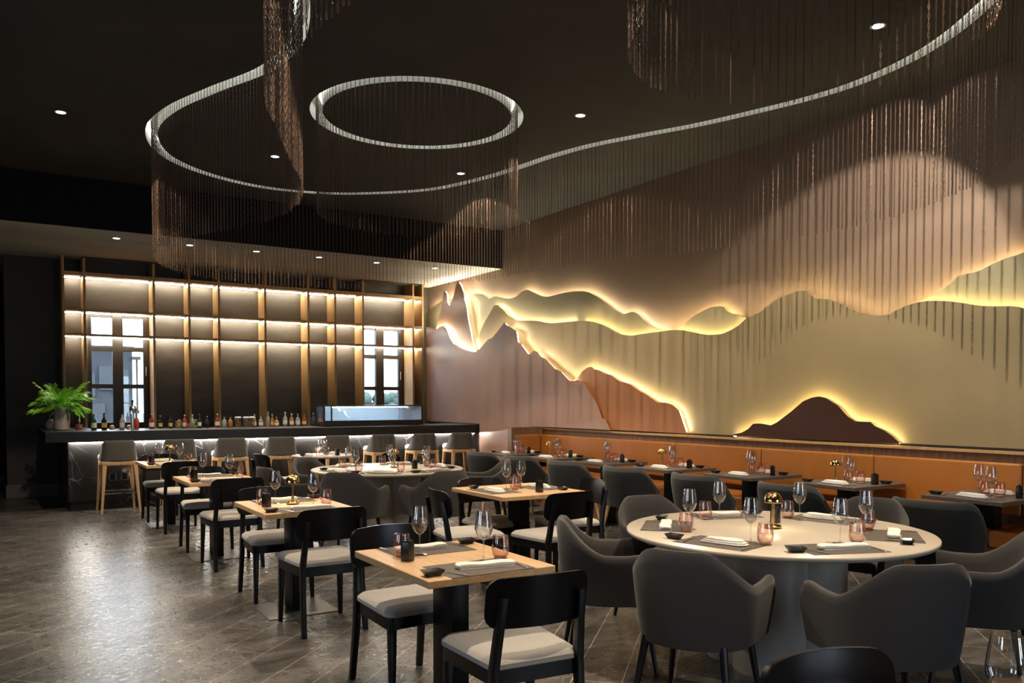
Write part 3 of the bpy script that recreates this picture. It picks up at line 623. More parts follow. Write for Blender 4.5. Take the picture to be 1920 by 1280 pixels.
tag(B().box(1.30, 6.99, 14.15, 14.79, 0, 0.90).obj('back_counter', 'counter', smooth=False), 'low dark counter hidden behind the bar under the oak shelving', 'counter')
# bottles and jars on the counter
def bottle(x, y, h, body, cap, label=None, kind='round', txt='', cat='bottle', name='liquor_bottle'):
    t = thing(name, txt, cat, (x, y, 1.085), 0, 'bottles and jars along the bar')
    r = 0.036 if kind != 'slim' else 0.028
    if kind in ('round', 'slim'):
        B().lathe([(r*.9, 0), (r, 0.006), (r, h*.52), (r*.8, h*.62), (r*.36, h*.72), (r*.33, h*.93)], 16).obj('body', body, t)
        B().lathe([(r*.40, h*.92), (r*.40, h*1.0), (r*.2, h*1.0)], 12).obj('cap', cap, t)
        if label: B().lathe([(r+.0008, h*.14), (r+.0008, h*.42)], 16, cap=False).obj('paper_label', label, t)
    elif kind == 'square':
        B().box(-r*1.2, r*1.2, -r*.8, r*.8, 0, h*.45).obj('body', body, t, bevel=0.006)
        B().lathe([(r*.35, h*.45), (r*.3, h*.8)], 10).obj('neck', body, t); B().lathe([(r*.5, h*.62), (r*.5, h*.72), (r*.2, h)], 10).obj('cap', cap, t)
    return t
def garnish(x, y, h, inner, txt, name='garnish_glass', lid=False, r=0.045):
    t = thing(name, txt, 'jar' if lid else 'glass', (x, y, 1.085), 0, 'bottles and jars along the bar')
    B().lathe([(r*.92, 0), (r, 0.006), (r, h*(.86 if lid else .8)), (r*.97, h*(.86 if lid else .8))], 18, cap=False).obj('glass', 'glass', t)
    b = B(); rnd = random.Random(int(x*100))
    for k in range(34):
        a = rnd.uniform(0, 2*pi); q = r*0.72*sqrt(rnd.random()); z = rnd.uniform(0.015, h*.78 if lid else h*.88); s = 0.011
        b.bar((q*cos(a), q*sin(a), z), (q*cos(a)+rnd.uniform(-s, s)*1.2, q*sin(a)+rnd.uniform(-s, s)*1.2, z+rnd.uniform(0, s*1.5)), 0.012, 0.006, 5)
    o = b.obj('contents', inner, t); o['kind'] = 'stuff'
    if lid: B().lathe([(r*.9, h*.86), (r*1.05, h*.88), (r*1.05, h*.97), (r*.6, h)], 18).obj('lid', 'white', t)
    return t
BT = [ (1.02, 13.2, .16, 'borange', 'bclear', None, 'square', 'flat orange red decanter beside the palm vase'),
 (1.182, 12.87, .24, 'bgreen', 'cream', 'cream', 'round', 'green bottle with oval label, leftmost in front of the left window'),
 (1.31, 12.87, .235, 'bdark', 'capblack', 'goldlabel', 'round', 'dark bottle with a round pale label in front of the left window'),
 (1.54, 12.87, .235, 'bclear', 'capblack', 'cream', 'round', 'clear bottle with a pointed white label left of the beer tap'),
 (1.735, 12.95, .23, 'borange', 'capblue', 'capred', 'round', 'orange bottle with blue cap just right of the beer tap'),
 (1.945, 13.0, .22, 'bred', 'cream', 'cream', 'round', 'red bottle with a long pale neck under the first oak upright right of the window'),
 (2.08, 13.1, .19, 'bdark', 'goldlabel', 'goldlabel', 'slim', 'dark bottle with gold cap right of the red bottle'),
 (2.22, 13.1, .19, 'bdark', 'capblack', 'goldlabel', 'slim', 'black bottle with a small gold medal left of the yellow garnish glass'),
 (2.40, 13.0, .20, 'bred', 'cream', 'cream', 'slim', 'slim red bottle standing behind the glass of red berries'),
 (2.54, 13.15, .20, 'bclear', 'cream', None, 'slim', 'slim clear bottle behind the lime garnish glass'),
 (2.61, 13.0, .21, 'bdark', 'capred', 'cream', 'slim', 'dark bottle with red tip right of the lime garnish glass'),
 (2.74, 13.1, .175, 'bdark', 'bclear', None, 'slim', 'small dark bottle with a shiny belly standing alone'),
 (2.90, 13.15, .21, 'bbrown', 'cream', 'cream', 'round', 'red brown bottle with a white square label standing alone'),
 (2.97, 13.0, .175, 'bclear', 'capblack', None, 'round', 'short clear bottle left of the lidded jars'),
 (3.055, 12.98, .175, 'bamber', 'capblack', None, 'round', 'short amber bottle touching the leftmost lidded jar'),
 (3.43, 13.03, .195, 'bamber', 'cream', 'cream', 'slim', 'amber bottle right of the lidded jars'),
 (3.56, 13.15, .17, 'bclear', 'capred', 'cream', 'round', 'clear bottle with a bright red cap'),
 (3.66, 13.1, .235, 'bclear', 'bclear', None, 'slim', 'tallest slim clear bottle in the middle of the bar'),
 (3.72, 13.08, .195, 'bamber', 'cream', 'goldlabel', 'slim', 'slim amber bottle right of the tallest slim one'),
 (3.78, 13.05, .15, 'bamber', 'capwood', 'cream', 'round', 'short amber bottle with wooden stopper'),
 (3.96, 13.2, .225, 'bclear', 'cream', 'cream', 'round', 'clear bottle with white label and pale cap, right of the short amber one'),
 (4.05, 13.15, .20, 'bamber', 'cream', 'cream', 'round', 'amber bottle with white label in the group of four beside the display case'),
 (4.15, 13.15, .20, 'bclear', 'capwood', 'cream', 'round', 'clear bottle with brown cap in the group of four beside the display case'),
 (4.27, 13.2, .185, 'bbrown', 'capred', 'goldlabel', 'round', 'red brown bottle nearest the fourth upright in the group of four'),
 (4.42, 13.2, .21, 'bblue', 'bclear', None, 'round', 'blue black bottle just left of the display case'),
 (4.34, 13.05, .0, '', '', None, '', '')]
for (x, y, h, bo, ca, la, ki, tx) in BT[:-1]: bottle(x, y, h, bo, ca, la, ki, tx)
garnish(2.305, 12.93, 0.145, 'byellow', 'garnish glass heaped with yellow slices'); garnish(2.415, 12.85, 0.10, 'bberry', 'garnish glass full of red berries'); garnish(2.52, 12.9, 0.135, 'blime', 'garnish glass heaped with lime green slices')
for i, (x, y) in enumerate(((3.155, 12.93), (3.262, 12.86), (3.365, 12.93))): garnish(x, y, 0.165, 'fruit', ['left', 'middle', 'right'][i]+' one of three lidded glass jars of dried fruit', 'storage_jar', True, 0.048)
tp = thing('beer_tap', 'chrome beer tap column with black handle in front of the left window', 'beer tap', (1.665, 12.8, 1.085))
B().lathe([(0.05, 0), (0.05, 0.012), (0.026, 0.02), (0.025, 0.27), (0.0, 0.275)], 18).obj('column', 'chrome', tp)
B().lathe([(0.0, -0.055), (0.035, -0.045), (0.052, 0), (0.035, 0.045), (0.0, 0.055)], 16, (0.01, 0, 0.29), cap=False).obj('head', 'chrome', tp)
B().tube([(0, -0.04, 0.30), (-0.02, -0.09, 0.30), (-0.025, -0.11, 0.26), (-0.025, -0.11, 0.22)], 0.010).obj('spout', 'chrome', tp)
B().bar((0, -0.01, 0.33), (0, -0.015, 0.42), 0.022, 0.034, 8).obj('handle', 'black_ceramic', tp)
for i, x in enumerate((1.42, 1.64)):
    o = B().lathe([(0.035, 0), (0.038, 0.02), (0.03, 0.05), (0.012, 0.062), (0, 0.063)], 14).obj('cork_stone', 'capwood', loc=(x, 12.98, 1.085)); o.name = 'brown_dome_ornament'
    tag(o, ['small brown dome left of the clear bottle by the beer tap', 'small brown dome directly left of the beer tap foot'][i], 'ornament')
# display case
fr = thing('display_case', 'long black framed refrigerated glass display case glowing pale blue on the bar', 'display case', (4.40, 12.62, 1.085))
Bx = lambda: B()
B().box(0, 1.72, 0, 0.42, 0.008, 0.075).box(0.04, 0.10, 0.03, 0.08, 0, 0.01).box(1.6, 1.66, 0.03, 0.08, 0, 0.01).box(0.04, 0.10, 0.34, 0.4, 0, 0.01).box(1.6, 1.66, 0.34, 0.4, 0, 0.01).obj('base', 'black_ceramic', fr, smooth=False)
b = B().box(0, 1.72, 0, 0.42, 0.318, 0.335)
for x in (0, 0.118, 1.70): b.box(x, x+0.02, 0, 0.02, 0.075, 0.318)
b.box(0, 0.02, 0.40, 0.42, 0.075, 0.318).box(1.70, 1.72, 0.40, 0.42, 0.075, 0.318).box(0.02, 1.7, 0, 0.012, 0.075, 0.09)
b.obj('frame', 'black_ceramic', fr, smooth=False)
B().box(0.138, 1.70, 0.004, 0.008, 0.09, 0.318).box(0.02, 0.118, 0.004, 0.008, 0.09, 0.318).box(0.004, 0.008, 0.02, 0.40, 0.075, 0.318).obj('glass', 'glass', fr, smooth=False)
B().box(0.02, 1.70, 0.40, 0.41, 0.075, 0.318).box(0.14, 1.70, 0.03, 0.39, 0.076, 0.085).box(1.45, 1.47, 0.3, 0.395, 0.08, 0.318).box(1.69, 1.699, 0.02, 0.40, 0.076, 0.318).obj('liner', 'fridge_back', fr, smooth=False)
B().box(0.14, 1.45, 0.05, 0.07, 0.296, 0.308).obj('light_strip', 'fridge_led', fr, smooth=False)
B().box(1.5, 1.62, 0.1, 0.2, 0.275, 0.31).obj('fan_unit', 'white', fr, smooth=False)
# palm in ribbed vase, small round vase behind
pp = thing('potted_palm', 'green palm with arching fronds in a ribbed beige vase on the bar', 'plant', (0.80, 13.05, 1.085))
prof = [(0.078, 0), (0.088, 0.01), (0.098, 0.10), (0.097, 0.2), (0.088, 0.25), (0.066, 0.285), (0.068, 0.31), (0.058, 0.31), (0.055, 0.27)]
n = 36; vs = []
for j, (r, z) in enumerate(prof):
    for i in range(n): q = r*(1+0.035*(i % 2)*(1 if 0 < j < 6 else 0)); vs.append((q*cos(2*pi*i/n), q*sin(2*pi*i/n), z))
fs = [(j*n+i, j*n+(i+1) % n, (j+1)*n+(i+1) % n, (j+1)*n+i) for j in range(len(prof)-1) for i in range(n)] + [tuple(range(n))]
link('vase', mesh(vs, fs), 'vase', pp)
def frond(b, az, rise, ln, droop, leaf=0.13, rnd=random):
    pts = []; 
    for k in range(13):
        t = k/12; r = ln*t; z = 0.27 + rise*t*1.0 - droop*t*t
        pts.append(Vector((cos(az)*r*0.85, sin(az)*r*0.85, z)))
    b.tube(pts, 0.004, 5, 0.0015)
    for k in range(3, 13):
        for sgn in (-1, 1):
            for q in (0, 0.34, 0.67):
                p = pts[k] if q == 0 or k == 12 else pts[k].lerp(pts[k+1], q)
                d = (pts[min(k+1, 12)]-pts[k-1]).normalized(); side = Vector((-d.y, d.x, 0)).normalized()*sgn
                l = leaf*1.15*(1.15-abs(k/12-0.5)*1.0)*rnd.uniform(0.8, 1.15); dd = (d*0.75+side*0.75+Vector((0, 0, rnd.uniform(-.1, .35)))).normalized()
                w = side.cross(dd).normalized().cross(dd).normalized()*0.0042
                m1 = p+dd*l*0.5; e = p+dd*l+Vector((0, 0, -l*0.32))
                b.add([p-w*.4, p+w*.4, m1+w, e, m1-w], [(0, 1, 2, 3, 4)])
b = B(); rnd = random.Random(3)
for k in range(30):
    az = k*2.4+rnd.uniform(-.3, .3); frond(b, az, rnd.uniform(0.12, 0.48), rnd.uniform(0.20, 0.40), rnd.uniform(0.05, 0.22), 0.13, rnd)
for az, ln, ri in ((pi-0.35, 0.38, 0.20), (pi+0.1, 0.42, 0.10), (0.15, 0.42, 0.26), (-0.3, 0.36, 0.12), (0.5, 0.40, 0.34), (pi-0.9, 0.34, 0.34)): frond(b, az, ri, ln, 0.10, 0.15, rnd)
fo = b.obj('fronds', 'leaf', pp, smooth=False); fo['kind'] = 'stuff'
b = B(); pts = [Vector((0.06, -0.03, 0.26)), Vector((0.14, -0.05, 0.22)), Vector((0.22, -0.05, 0.20)), Vector((0.30, -0.04, 0.23)), Vector((0.36, -0.03, 0.24)), Vector((0.40, -0.02, 0.20))]
b.tube(pts, 0.002, 4)
pts2 = [Vector((-0.05, -0.04, 0.27)), Vector((-0.13, -0.05, 0.24)), Vector((-0.15, -0.04, 0.16)), Vector((-0.10, -0.05, 0.10))]; b.tube(pts2, 0.002, 4)
for P2, m_ in ((pts, 14), (pts2, 12)):
    for k in range(m_):
        t = rnd.uniform(0, len(P2)-1.01); p = P2[int(t)].lerp(P2[int(t)+1], t % 1); d = Vector((rnd.uniform(-1, 1), rnd.uniform(-1, 1), rnd.uniform(-1, 1))).normalized()*0.032; w = d.cross(Vector((0.3, 1, 0.2))).normalized()*0.012
        b.add([p, p+d*.5+w, p+d, p+d*.5-w], [(0, 1, 2, 3)])
vo = b.obj('trailing_vine', 'leaf2', pp, smooth=False); vo['kind'] = 'stuff'
tag(B().lathe([(0.035, 0), (0.06, 0.02), (0.074, 0.065), (0.06, 0.11), (0.026, 0.135), (0.024, 0.15)], 20).obj('small_vase', 'vase', loc=(0.68, 13.3, 1.085)), 'small round beige vase half hidden behind the palm vase', 'vase')

# ================================================================== BANQUETTE
bq = thing('banquette', 'long wall banquette with orange tan leather cushions on a reeded walnut base under the mural', 'banquette', (7.0, 10.45, 0))
def Lb(b, x0, x1, y0, y1, z0, z1): return b.box(x0-7.0, x1-7.0, y0-10.45, y1-10.45, z0, z1)
YN = -1.0
Lb(B(), 7.101, 7.29, YN, 10.449, 0.0, 1.055).obj('back_panel', 'walnut', bq, smooth=False)
Lb(B(), 7.07, 7.29, YN, 10.449, 1.0555, 1.078).obj('ledge', 'oak_post', bq, smooth=False)
Lb(B(), 6.55, 7.10, YN, 10.449, 0.0, 0.36).obj('base', 'walnut', bq, smooth=False)
ep = Lb(B(), 6.52, 7.29, 10.45, 10.56, 0.0, 1.095).obj('end_panel', 'walnut', bq, smooth=False)
seams = [YN, 0.85, 2.1, 3.47, 4.80, 6.15, 7.48, 8.82, 10.42]
for a, c in zip(seams, seams[1:]):
    for k_, (x0, x1, z0, z1, nm) in enumerate(((6.995, 7.10, 0.56, 0.985, 'back_cushion'), (6.50, 7.09, 0.361, 0.50, 'seat_cushion'))):
        bb = B(); Lb(bb, x0, x1, a+0.004, c-0.004, z0, z1); bb.obj(nm, 'leather', bq, bevel=0.028, seg=3)
bb = B(); Lb(bb, 6.56, 6.99, 10.36, 10.449, 0.56, 0.985); bb.obj('end_cushion', 'leather', bq, bevel=0.028, seg=3)
tr = struct(link('trim_painted_shadow_gap', B().box(XW-0.16, XW, -1, 10.5, 1.079, 1.099).me(), 'darkwall', smooth=False))  # black strip standing in for the shade in the gap above the ledge
up = thing('ledge_uplight', 'tiny glowing round spotlight on the banquette ledge at the foot of the brown hill', 'light', (7.085, 6.60, 1.079))
B().lathe([(0.022, 0), (0.022, 0.012), (0.016, 0.014)], 14).obj('ring', 'chrome', up); B().lathe([(0.014, 0.0145), (0.0, 0.0150)], 14, cap=False).obj('lens', 'led_mid', up)

# ================================================================== FURNITURE PROTOTYPES
def shell(w, yb, yf, z0, top, taper, th, name, m, parent, nt=44, flare=0.0, sup=2.4):
    """upholstered U shaped shell: outer + inner skin swept from the left arm front round the back to the right arm front"""
    path = []
    ya = yb + w*0.95
    segs = [('l', 0)]
    for i in range(nt+1):
        t = i/nt
        if t < 0.22: k = t/0.22; path.append((-w, yf+(ya-yf)*k, -1, 0))
        elif t > 0.78: k = (t-0.78)/0.22; path.append((w, ya+(yf-ya)*k, 1, 0))
        else:
            a = pi + pi*(t-0.22)/0.56; c, s = cos(a), sin(a)
            path.append((w*(abs(c)**(2/sup))*(1 if c > 0 else -1), ya - (ya-yb)*(abs(s)**(2/sup)), c, s))
    vs = []; rows = None; n = len(path)
    for i, (x, y, _, _) in enumerate(path):
        a = path[max(0, i-1)]; b = path[min(n-1, i+1)]; tx, ty = b[0]-a[0], b[1]-a[1]; q = hypot(tx, ty) or 1; nx, ny = ty/q, -tx/q   # outward
        zt = top(x, y); prof = []
        for v in (0, 0.12, 0.35, 0.6, 0.85, 0.97): prof.append((0.0, z0+(zt-z0)*v))
        prof += [(-th*0.25, zt+th*0.12), (-th*0.75, zt+th*0.12)]
        for v in (0.97, 0.8, 0.5, 0.2, 0.06): prof.append((-th, z0+(zt-z0)*v))
        ring = []
        for d, z in prof:
            f = 1 - taper*(1-min(1, max(0, (z-z0)/0.36)))**1.5; fr_ = flare*max(0, z-z0)
            bx, by = x*f, (y-0.02)*f+0.02
            ring.append((bx+nx*(d+fr_*0.25), by+ny*(d+fr_*0.25) if y < ya+0.02 else by, z))
        rows = len(ring); vs += ring
    fs = [(i*rows+j, (i+1)*rows+j, (i+1)*rows+j+1, i*rows+j+1) for i in range(n-1) for j in range(rows-1)]
    fs += [(i*rows+rows-1, (i+1)*rows+rows-1, (i+1)*rows, i*rows) for i in range(n-1)]
    fs += [tuple(range(rows)), tuple((n-1)*rows+j for j in range(rows))[::-1]]
    bm = bmesh.new(); vv = [bm.verts.new(v) for v in vs]
    for f in fs: bm.faces.new([vv[i] for i in f])
    return link(name, from_bm(bm), m, parent, ang=50)
def cushion(b, pts, z0, z1, crown=0.012, inset=0.02, n=3):
    """soft pad from an outline"""
    P = [Vector((*p, 0)) for p in pts]; c = sum(P, Vector())/len(P); m = len(P); vs = []; fs = []
    lay = [(0.94, z0), (1.0, z0+(z1-z0)*0.25), (1.0, z0+(z1-z0)*0.7), (0.965, z1-0.003), (0.90, z1+crown*0.5), (0.6, z1+crown*0.9), (0.25, z1+crown)]
    for f, z in lay: vs += [(c.x+(p.x-c.x)*f, c.y+(p.y-c.y)*f, z) for p in P]
    for j in range(len(lay)-1): fs += [(j*m+i, j*m+(i+1) % m, (j+1)*m+(i+1) % m, (j+1)*m+i) for i in range(m)]
    fs += [tuple(range(m))[::-1], tuple((len(lay)-1)*m+i for i in range(m))]
    return b.add(vs, fs)
def rrect(w0, w1, y0, y1, r=0.05, n=5):
    """rounded trapezoid: half width w0 at y0, w1 at y1"""
    out = []
    for (cx, cy, a0) in ((w1-r, y1-r, 0), (-w1+r, y1-r, pi/2), (-w0+r, y0+r, pi), (w0-r, y0+r, 3*pi/2)):
        for k in range(n+1): a = a0+pi/2*k/n; out.append((cx+r*cos(a), cy+r*sin(a)))
    return out
def sstep(a, b, x): t = min(1, max(0, (x-a)/(b-a))); return t*t*(3-2*t)
# armchair (faces +y)
def make_armchair():
    t = thing('armchair', '', 'armchair')
    def top(x, y): return 0.820 - 0.075*sstep(0.12, 0.285, abs(x)) - 0.095*sstep(-0.262, -0.03, y) + 0.012*sstep(0.06, 0.20, y) - 0.055*sstep(0.21, 0.28, y)
    shell(0.298, -0.29, 0.28, 0.375, top, 0.11, 0.042, 'shell', 'charcoal', t, flare=0.08, sup=2.2)
    cushion(B(), rrect(0.21, 0.235, -0.20, 0.245, 0.06), 0.39, 0.465).obj('seat', 'charcoal', t)
    for sx in (-1, 1):
        for sy, yy in ((1, 0.19), (-1, -0.19)): B().bar((sx*0.185, yy*0.95, 0.395), (sx*0.24, yy*1.28, 0), 0.040, 0.022, 10).obj('leg', 'black_wood', t)
    return Proto(t)
def make_tub():
    t = thing('tub_chair', '', 'chair')
    def top(x, y): return 0.79 - 0.26*sstep(-0.16, 0.22, y)
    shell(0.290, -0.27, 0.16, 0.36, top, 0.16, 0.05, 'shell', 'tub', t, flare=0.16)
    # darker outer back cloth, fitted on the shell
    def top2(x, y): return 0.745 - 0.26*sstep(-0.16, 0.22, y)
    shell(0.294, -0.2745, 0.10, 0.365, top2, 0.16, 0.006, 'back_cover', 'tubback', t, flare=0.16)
    cushion(B(), rrect(0.22, 0.25, -0.21, 0.25, 0.06), 0.36, 0.46).obj('seat', 'tub', t)
    for sx in (-1, 1):
        for yy in (0.18, -0.17): B().bar((sx*0.17, yy, 0.375), (sx*0.235, yy*1.35, 0), 0.040, 0.022, 10).obj('leg', 'oak_leg', t)
    return Proto(t)
def make_wood_chair():
    t = thing('dining_chair', '', 'chair')
    # curved rounded backrest
    Wd, Hh, r, th = 0.235, 0.10, 0.055, 0.018; zc = 0.705; cols = []; n = 22
    for i in range(n+1):
        x = -Wd*cos(pi*i/n); k = abs(x)-(Wd-r); h = Hh if k <= 0 else Hh-r+sqrt(max(0, r*r-k*k)); h = max(h, 0.012)
        y = -0.275 + 0.055*(x/Wd)**2; cols.append((x, y, h, x/Wd))
    vs = []
    for (x, y, h, u) in cols:
        for s_, dy in ((-1, 0), (1, 0), (1, th), (-1, th)):
            z = zc + s_*h + (0.010*(1-u*u) if s_ > 0 else 0.0); lean = -(z-zc)*0.14
            vs.append((x*(1-0.03*(dy > 0)), y+dy+lean, z))
    fs = [(4*i+j, 4*(i+1)+j, 4*(i+1)+(j+1) % 4, 4*i+(j+1) % 4) for i in range(n) for j in range(4)] + [(0, 1, 2, 3), (4*n+3, 4*n+2, 4*n+1, 4*n)]
    bm = bmesh.new(); vv = [bm.verts.new(v) for v in vs]
    for f in fs: bm.faces.new([vv[i] for i in f])
    bmesh.ops.recalc_face_normals(bm, faces=bm.faces)
    es = [e for e in bm.edges if len(e.link_faces) == 2 and e.calc_face_angle(0) > 0.7]
    bmesh.ops.bevel(bm, geom=es, offset=0.004, segments=2, affect='EDGES', clamp_overlap=True)
    link('backrest', from_bm(bm), 'black_wood', t, ang=40)
    cushion(B(), rrect(0.21, 0.238, -0.22, 0.240, 0.045), 0.430, 0.472, 0.020).obj('seat', 'seat', t)
    fr_ = B(); o = rrect(0.20, 0.228, -0.215, 0.228, 0.03); m = len(o)
    i_ = rrect(0.178, 0.205, -0.19, 0.205, 0.02)
    fr_.add([(x, y, 0.375) for x, y in o]+[(x, y, 0.436) for x, y in o]+[(x, y, 0.375) for x, y in i_]+[(x, y, 0.436) for x, y in i_],
            [(k, (k+1) % m, m+(k+1) % m, m+k) for k in range(m)]+[(2*m+k, 3*m+k, 3*m+(k+1) % m, 2*m+(k+1) % m) for k in range(m)]+[(k, 2*m+k, 2*m+(k+1) % m, (k+1) % m) for k in range(m)]+[(m+k, m+(k+1) % m, 3*m+(k+1) % m, 3*m+k) for k in range(m)])
    fr_.obj('seat_frame', 'black_wood', t, ang=30)
    for sx in (-1, 1):
        B().bar((sx*0.203, 0.205, 0.43), (sx*0.212, 0.222, 0), 0.040, 0.026).obj('leg', 'black_wood', t, bevel=0.003)
        bb = B(); pts = [(sx*0.205, -0.265, 0), (sx*0.198, -0.222, 0.30), (sx*0.195, -0.215, 0.44), (sx*0.185, -0.240, 0.60), (sx*0.178, -0.268, 0.735)]
        ws = [0.028, 0.038, 0.042, 0.036, 0.026]; vs = []
        for (x, y, z), w_ in zip(pts, ws): vs += [(x-0.016, y-w_/2, z), (x+0.016, y-w_/2, z), (x+0.016, y+w_/2, z), (x-0.016, y+w_/2, z)]
        fs = [(4*j+k, 4*j+(k+1) % 4, 4*(j+1)+(k+1) % 4, 4*(j+1)+k) for j in range(4) for k in range(4)]+[(3, 2, 1, 0), (16, 17, 18, 19)]
        bb.add(vs, fs).obj('leg', 'black_wood', t, bevel=0.003)
    return Proto(t)
def make_stool():
    t = thing('bar_stool', '', 'bar stool')
    def top(x, y): return 0.960 - 0.24*sstep(-0.14, 0.05, y)
    shell(0.235, -0.215, 0.06, 0.700, top, 0.0, 0.035, 'backrest', 'stool', t, flare=-0.5, sup=3.2)
    cushion(B(), rrect(0.20, 0.225, -0.175, 0.22, 0.05), 0.690, 0.765, 0.018).obj('seat', 'stoolseat', t)
    b = B(); b.box(-0.215, 0.215, -0.205, 0.205, 0.635, 0.689); b.obj('seat_frame', 'oak_leg', t, bevel=0.012)
    for sx in (-1, 1):
        for sy in (-1, 1): B().bar((sx*0.185, sy*0.175, 0.66), (sx*0.235, sy*0.225, 0), 0.050, 0.026).obj('leg', 'oak_leg', t, bevel=0.004)
    z = 0.27; x = 0.215; y = 0.205
    b = B().box(-x, x, y-0.006, y+0.006, z-0.012, z+0.012).box(-x, x, -y-0.006, -y+0.006, z-0.012, z+0.012).box(-x-0.006, -x+0.006, -y, y, z-0.012, z+0.012).box(x-0.006, x+0.006, -y, y, z-0.012, z+0.012)
    b.obj('footrest', 'chrome', t, bevel=0.003)
    return Proto(t)
ARM, TUB, CH, ST = make_armchair(), make_tub(), make_wood_chair(), make_stool()

# tables ------------------------------------------------------------
def square_table(x, y, w, d, top, label, cat='table', group=None, plate='plate', col=(0.09, 0.20)):
    t = thing('dining_table', label, cat, (x, y, 0), 0, group)
    B().box(-w/2, w/2, -d/2, d/2, 0.717, 0.75).obj('tabletop', top, t, bevel=0.003, seg=1, smooth=False)
    B().box(-col[0]/2, col[0]/2, -col[1]/2, col[1]/2, 0.009, 0.716).obj('column', 'black_metal', t, bevel=0.006)
    B().box(-0.25, 0.25, -0.25, 0.25, 0.0, 0.008).obj('base_plate', plate, t, smooth=False)
    return t
def round_table(x, y, r, top, label, drum=True):
    t = thing('round_table', label, 'table', (x, y, 0)); zt = 0.75
    B().lathe([(r-0.012, zt-0.028), (r, zt-0.018), (r, zt-0.004), (r-0.004, zt)], 96).obj('tabletop', top, t, ang=60)
    if drum:
        # pedestal of four half round columns round a core
        for k in range(4):
            a = radians(32)+k*pi/2; B().lathe([(0.20, 0.0), (0.20, zt-0.03)], 40, (0.19*cos(a), 0.19*sin(a), 0)).obj('pedestal_column', 'drum', t)
    else:
        B().lathe([(0.24, 0.0), (0.24, 0.012), (0.05, 0.02), (0.05, zt-0.03)], 28).obj('column', 'black_metal', t)
    return t

# tableware prototypes ----------------------------------------------
def make_wine():
    t = thing('wine_glass', '', 'wine glass')
    bowl = [(0.004, 0.098), (0.018, 0.106), (0.033, 0.124), (0.0415, 0.148), (0.0420, 0.158), (0.039, 0.185), (0.0335, 0.222), (0.0315, 0.236), (0.0307, 0.236), (0.0325, 0.222), (0.038, 0.185), (0.0410, 0.158), (0.0405, 0.148), (0.032, 0.125), (0.017, 0.108), (0.0, 0.102)]
    link('bowl', lathe_me(bowl, 28, False), 'glass', t, ang=60)
    link('stem', lathe_me([(0.012, 0.004), (0.005, 0.012), (0.0032, 0.03), (0.0034, 0.085), (0.006, 0.099)], 12, False), 'glass', t, ang=60)
    link('foot', lathe_me([(0.0, 0.0), (0.037, 0.0), (0.0375, 0.0015), (0.012, 0.004)], 28, False), 'glass', t, ang=60)
    return Proto(t)
def make_tumbler():
    t = thing('tumbler', '', 'tumbler')
    link('glass_wall', lathe_me([(0.030, 0.006), (0.0385, 0.022), (0.0425, 0.045), (0.0420, 0.062), (0.0375, 0.095), (0.0345, 0.112), (0.0335, 0.112), (0.0365, 0.095), (0.0410, 0.062), (0.0413, 0.045), (0.037, 0.024), (0.028, 0.012), (0.0, 0.011)], 26, False), 'pink', t, ang=60)
    link('glass_base', lathe_me([(0.0, 0.0), (0.027, 0.0), (0.031, 0.0055), (0.0, 0.0056)], 26, False), 'pink_base', t, ang=60)
    return Proto(t)
def make_soy():
    t = thing('soy_sauce_bottle', '', 'bottle')
    B().box(-0.023, 0.023, -0.023, 0.023, 0, 0.088).obj('body', 'black_ceramic', t, bevel=0.003)
    B().box(-0.019, 0.019, -0.019, 0.019, 0.088, 0.096).lathe([(0.006, 0.094), (0.008, 0.104), (0.0, 0.108)], 10).obj('lid', 'black_ceramic', t, bevel=0.001)
    B().tube([(0.016, 0, 0.090), (0.026, 0, 0.094), (0.032, 0, 0.092)], 0.004, 6).obj('spout', 'black_ceramic', t)
    return Proto(t)
def make_lamp():
    t = thing('table_lamp', '', 'lamp')
    link('base', lathe_me([(0.0, 0.0), (0.040, 0.0), (0.049, 0.008), (0.050, 0.014), (0.046, 0.019), (0.0, 0.019)], 32, False), 'brass', t)
    link('stem', lathe_me([(0.010, 0.018), (0.0095, 0.16), (0.0, 0.162)], 16, False), 'brass', t)
    link('shade', lathe_me([(0.052, 0.150), (0.053, 0.156), (0.0515, 0.172), (0.046, 0.188), (0.035, 0.202), (0.02, 0.210), (0.0, 0.213), (0.0, 0.210), (0.019, 0.207), (0.033, 0.199), (0.044, 0.186), (0.0495, 0.172), (0.051, 0.156), (0.052, 0.150)], 32, False), 'brass', t)
    link('bulb', lathe_me([(0.030, 0.1655), (0.0, 0.1650)], 24, False), 'bulb', t)
    return Proto(t)
def make_dish():
    def sq(r, z): return [(r*sx, r*sy*0.72, z) for sx, sy in ((1, 1), (-1, 1), (-1, -1), (1, -1))]
    L_ = [(0.028, 0.0), (0.046, 0.026), (0.043, 0.026), (0.026, 0.005)]; vs = [v for r, z in L_ for v in sq(r, z)]
    fs = [(4*j+k, 4*j+(k+1) % 4, 4*(j+1)+(k+1) % 4, 4*(j+1)+k) for j in range(3) for k in range(4)]+[(3, 2, 1, 0), (12, 13, 14, 15)]
    b = B().add(vs, fs); return b.obj('sauce_dish', 'black_ceramic', bevel=0.0012)
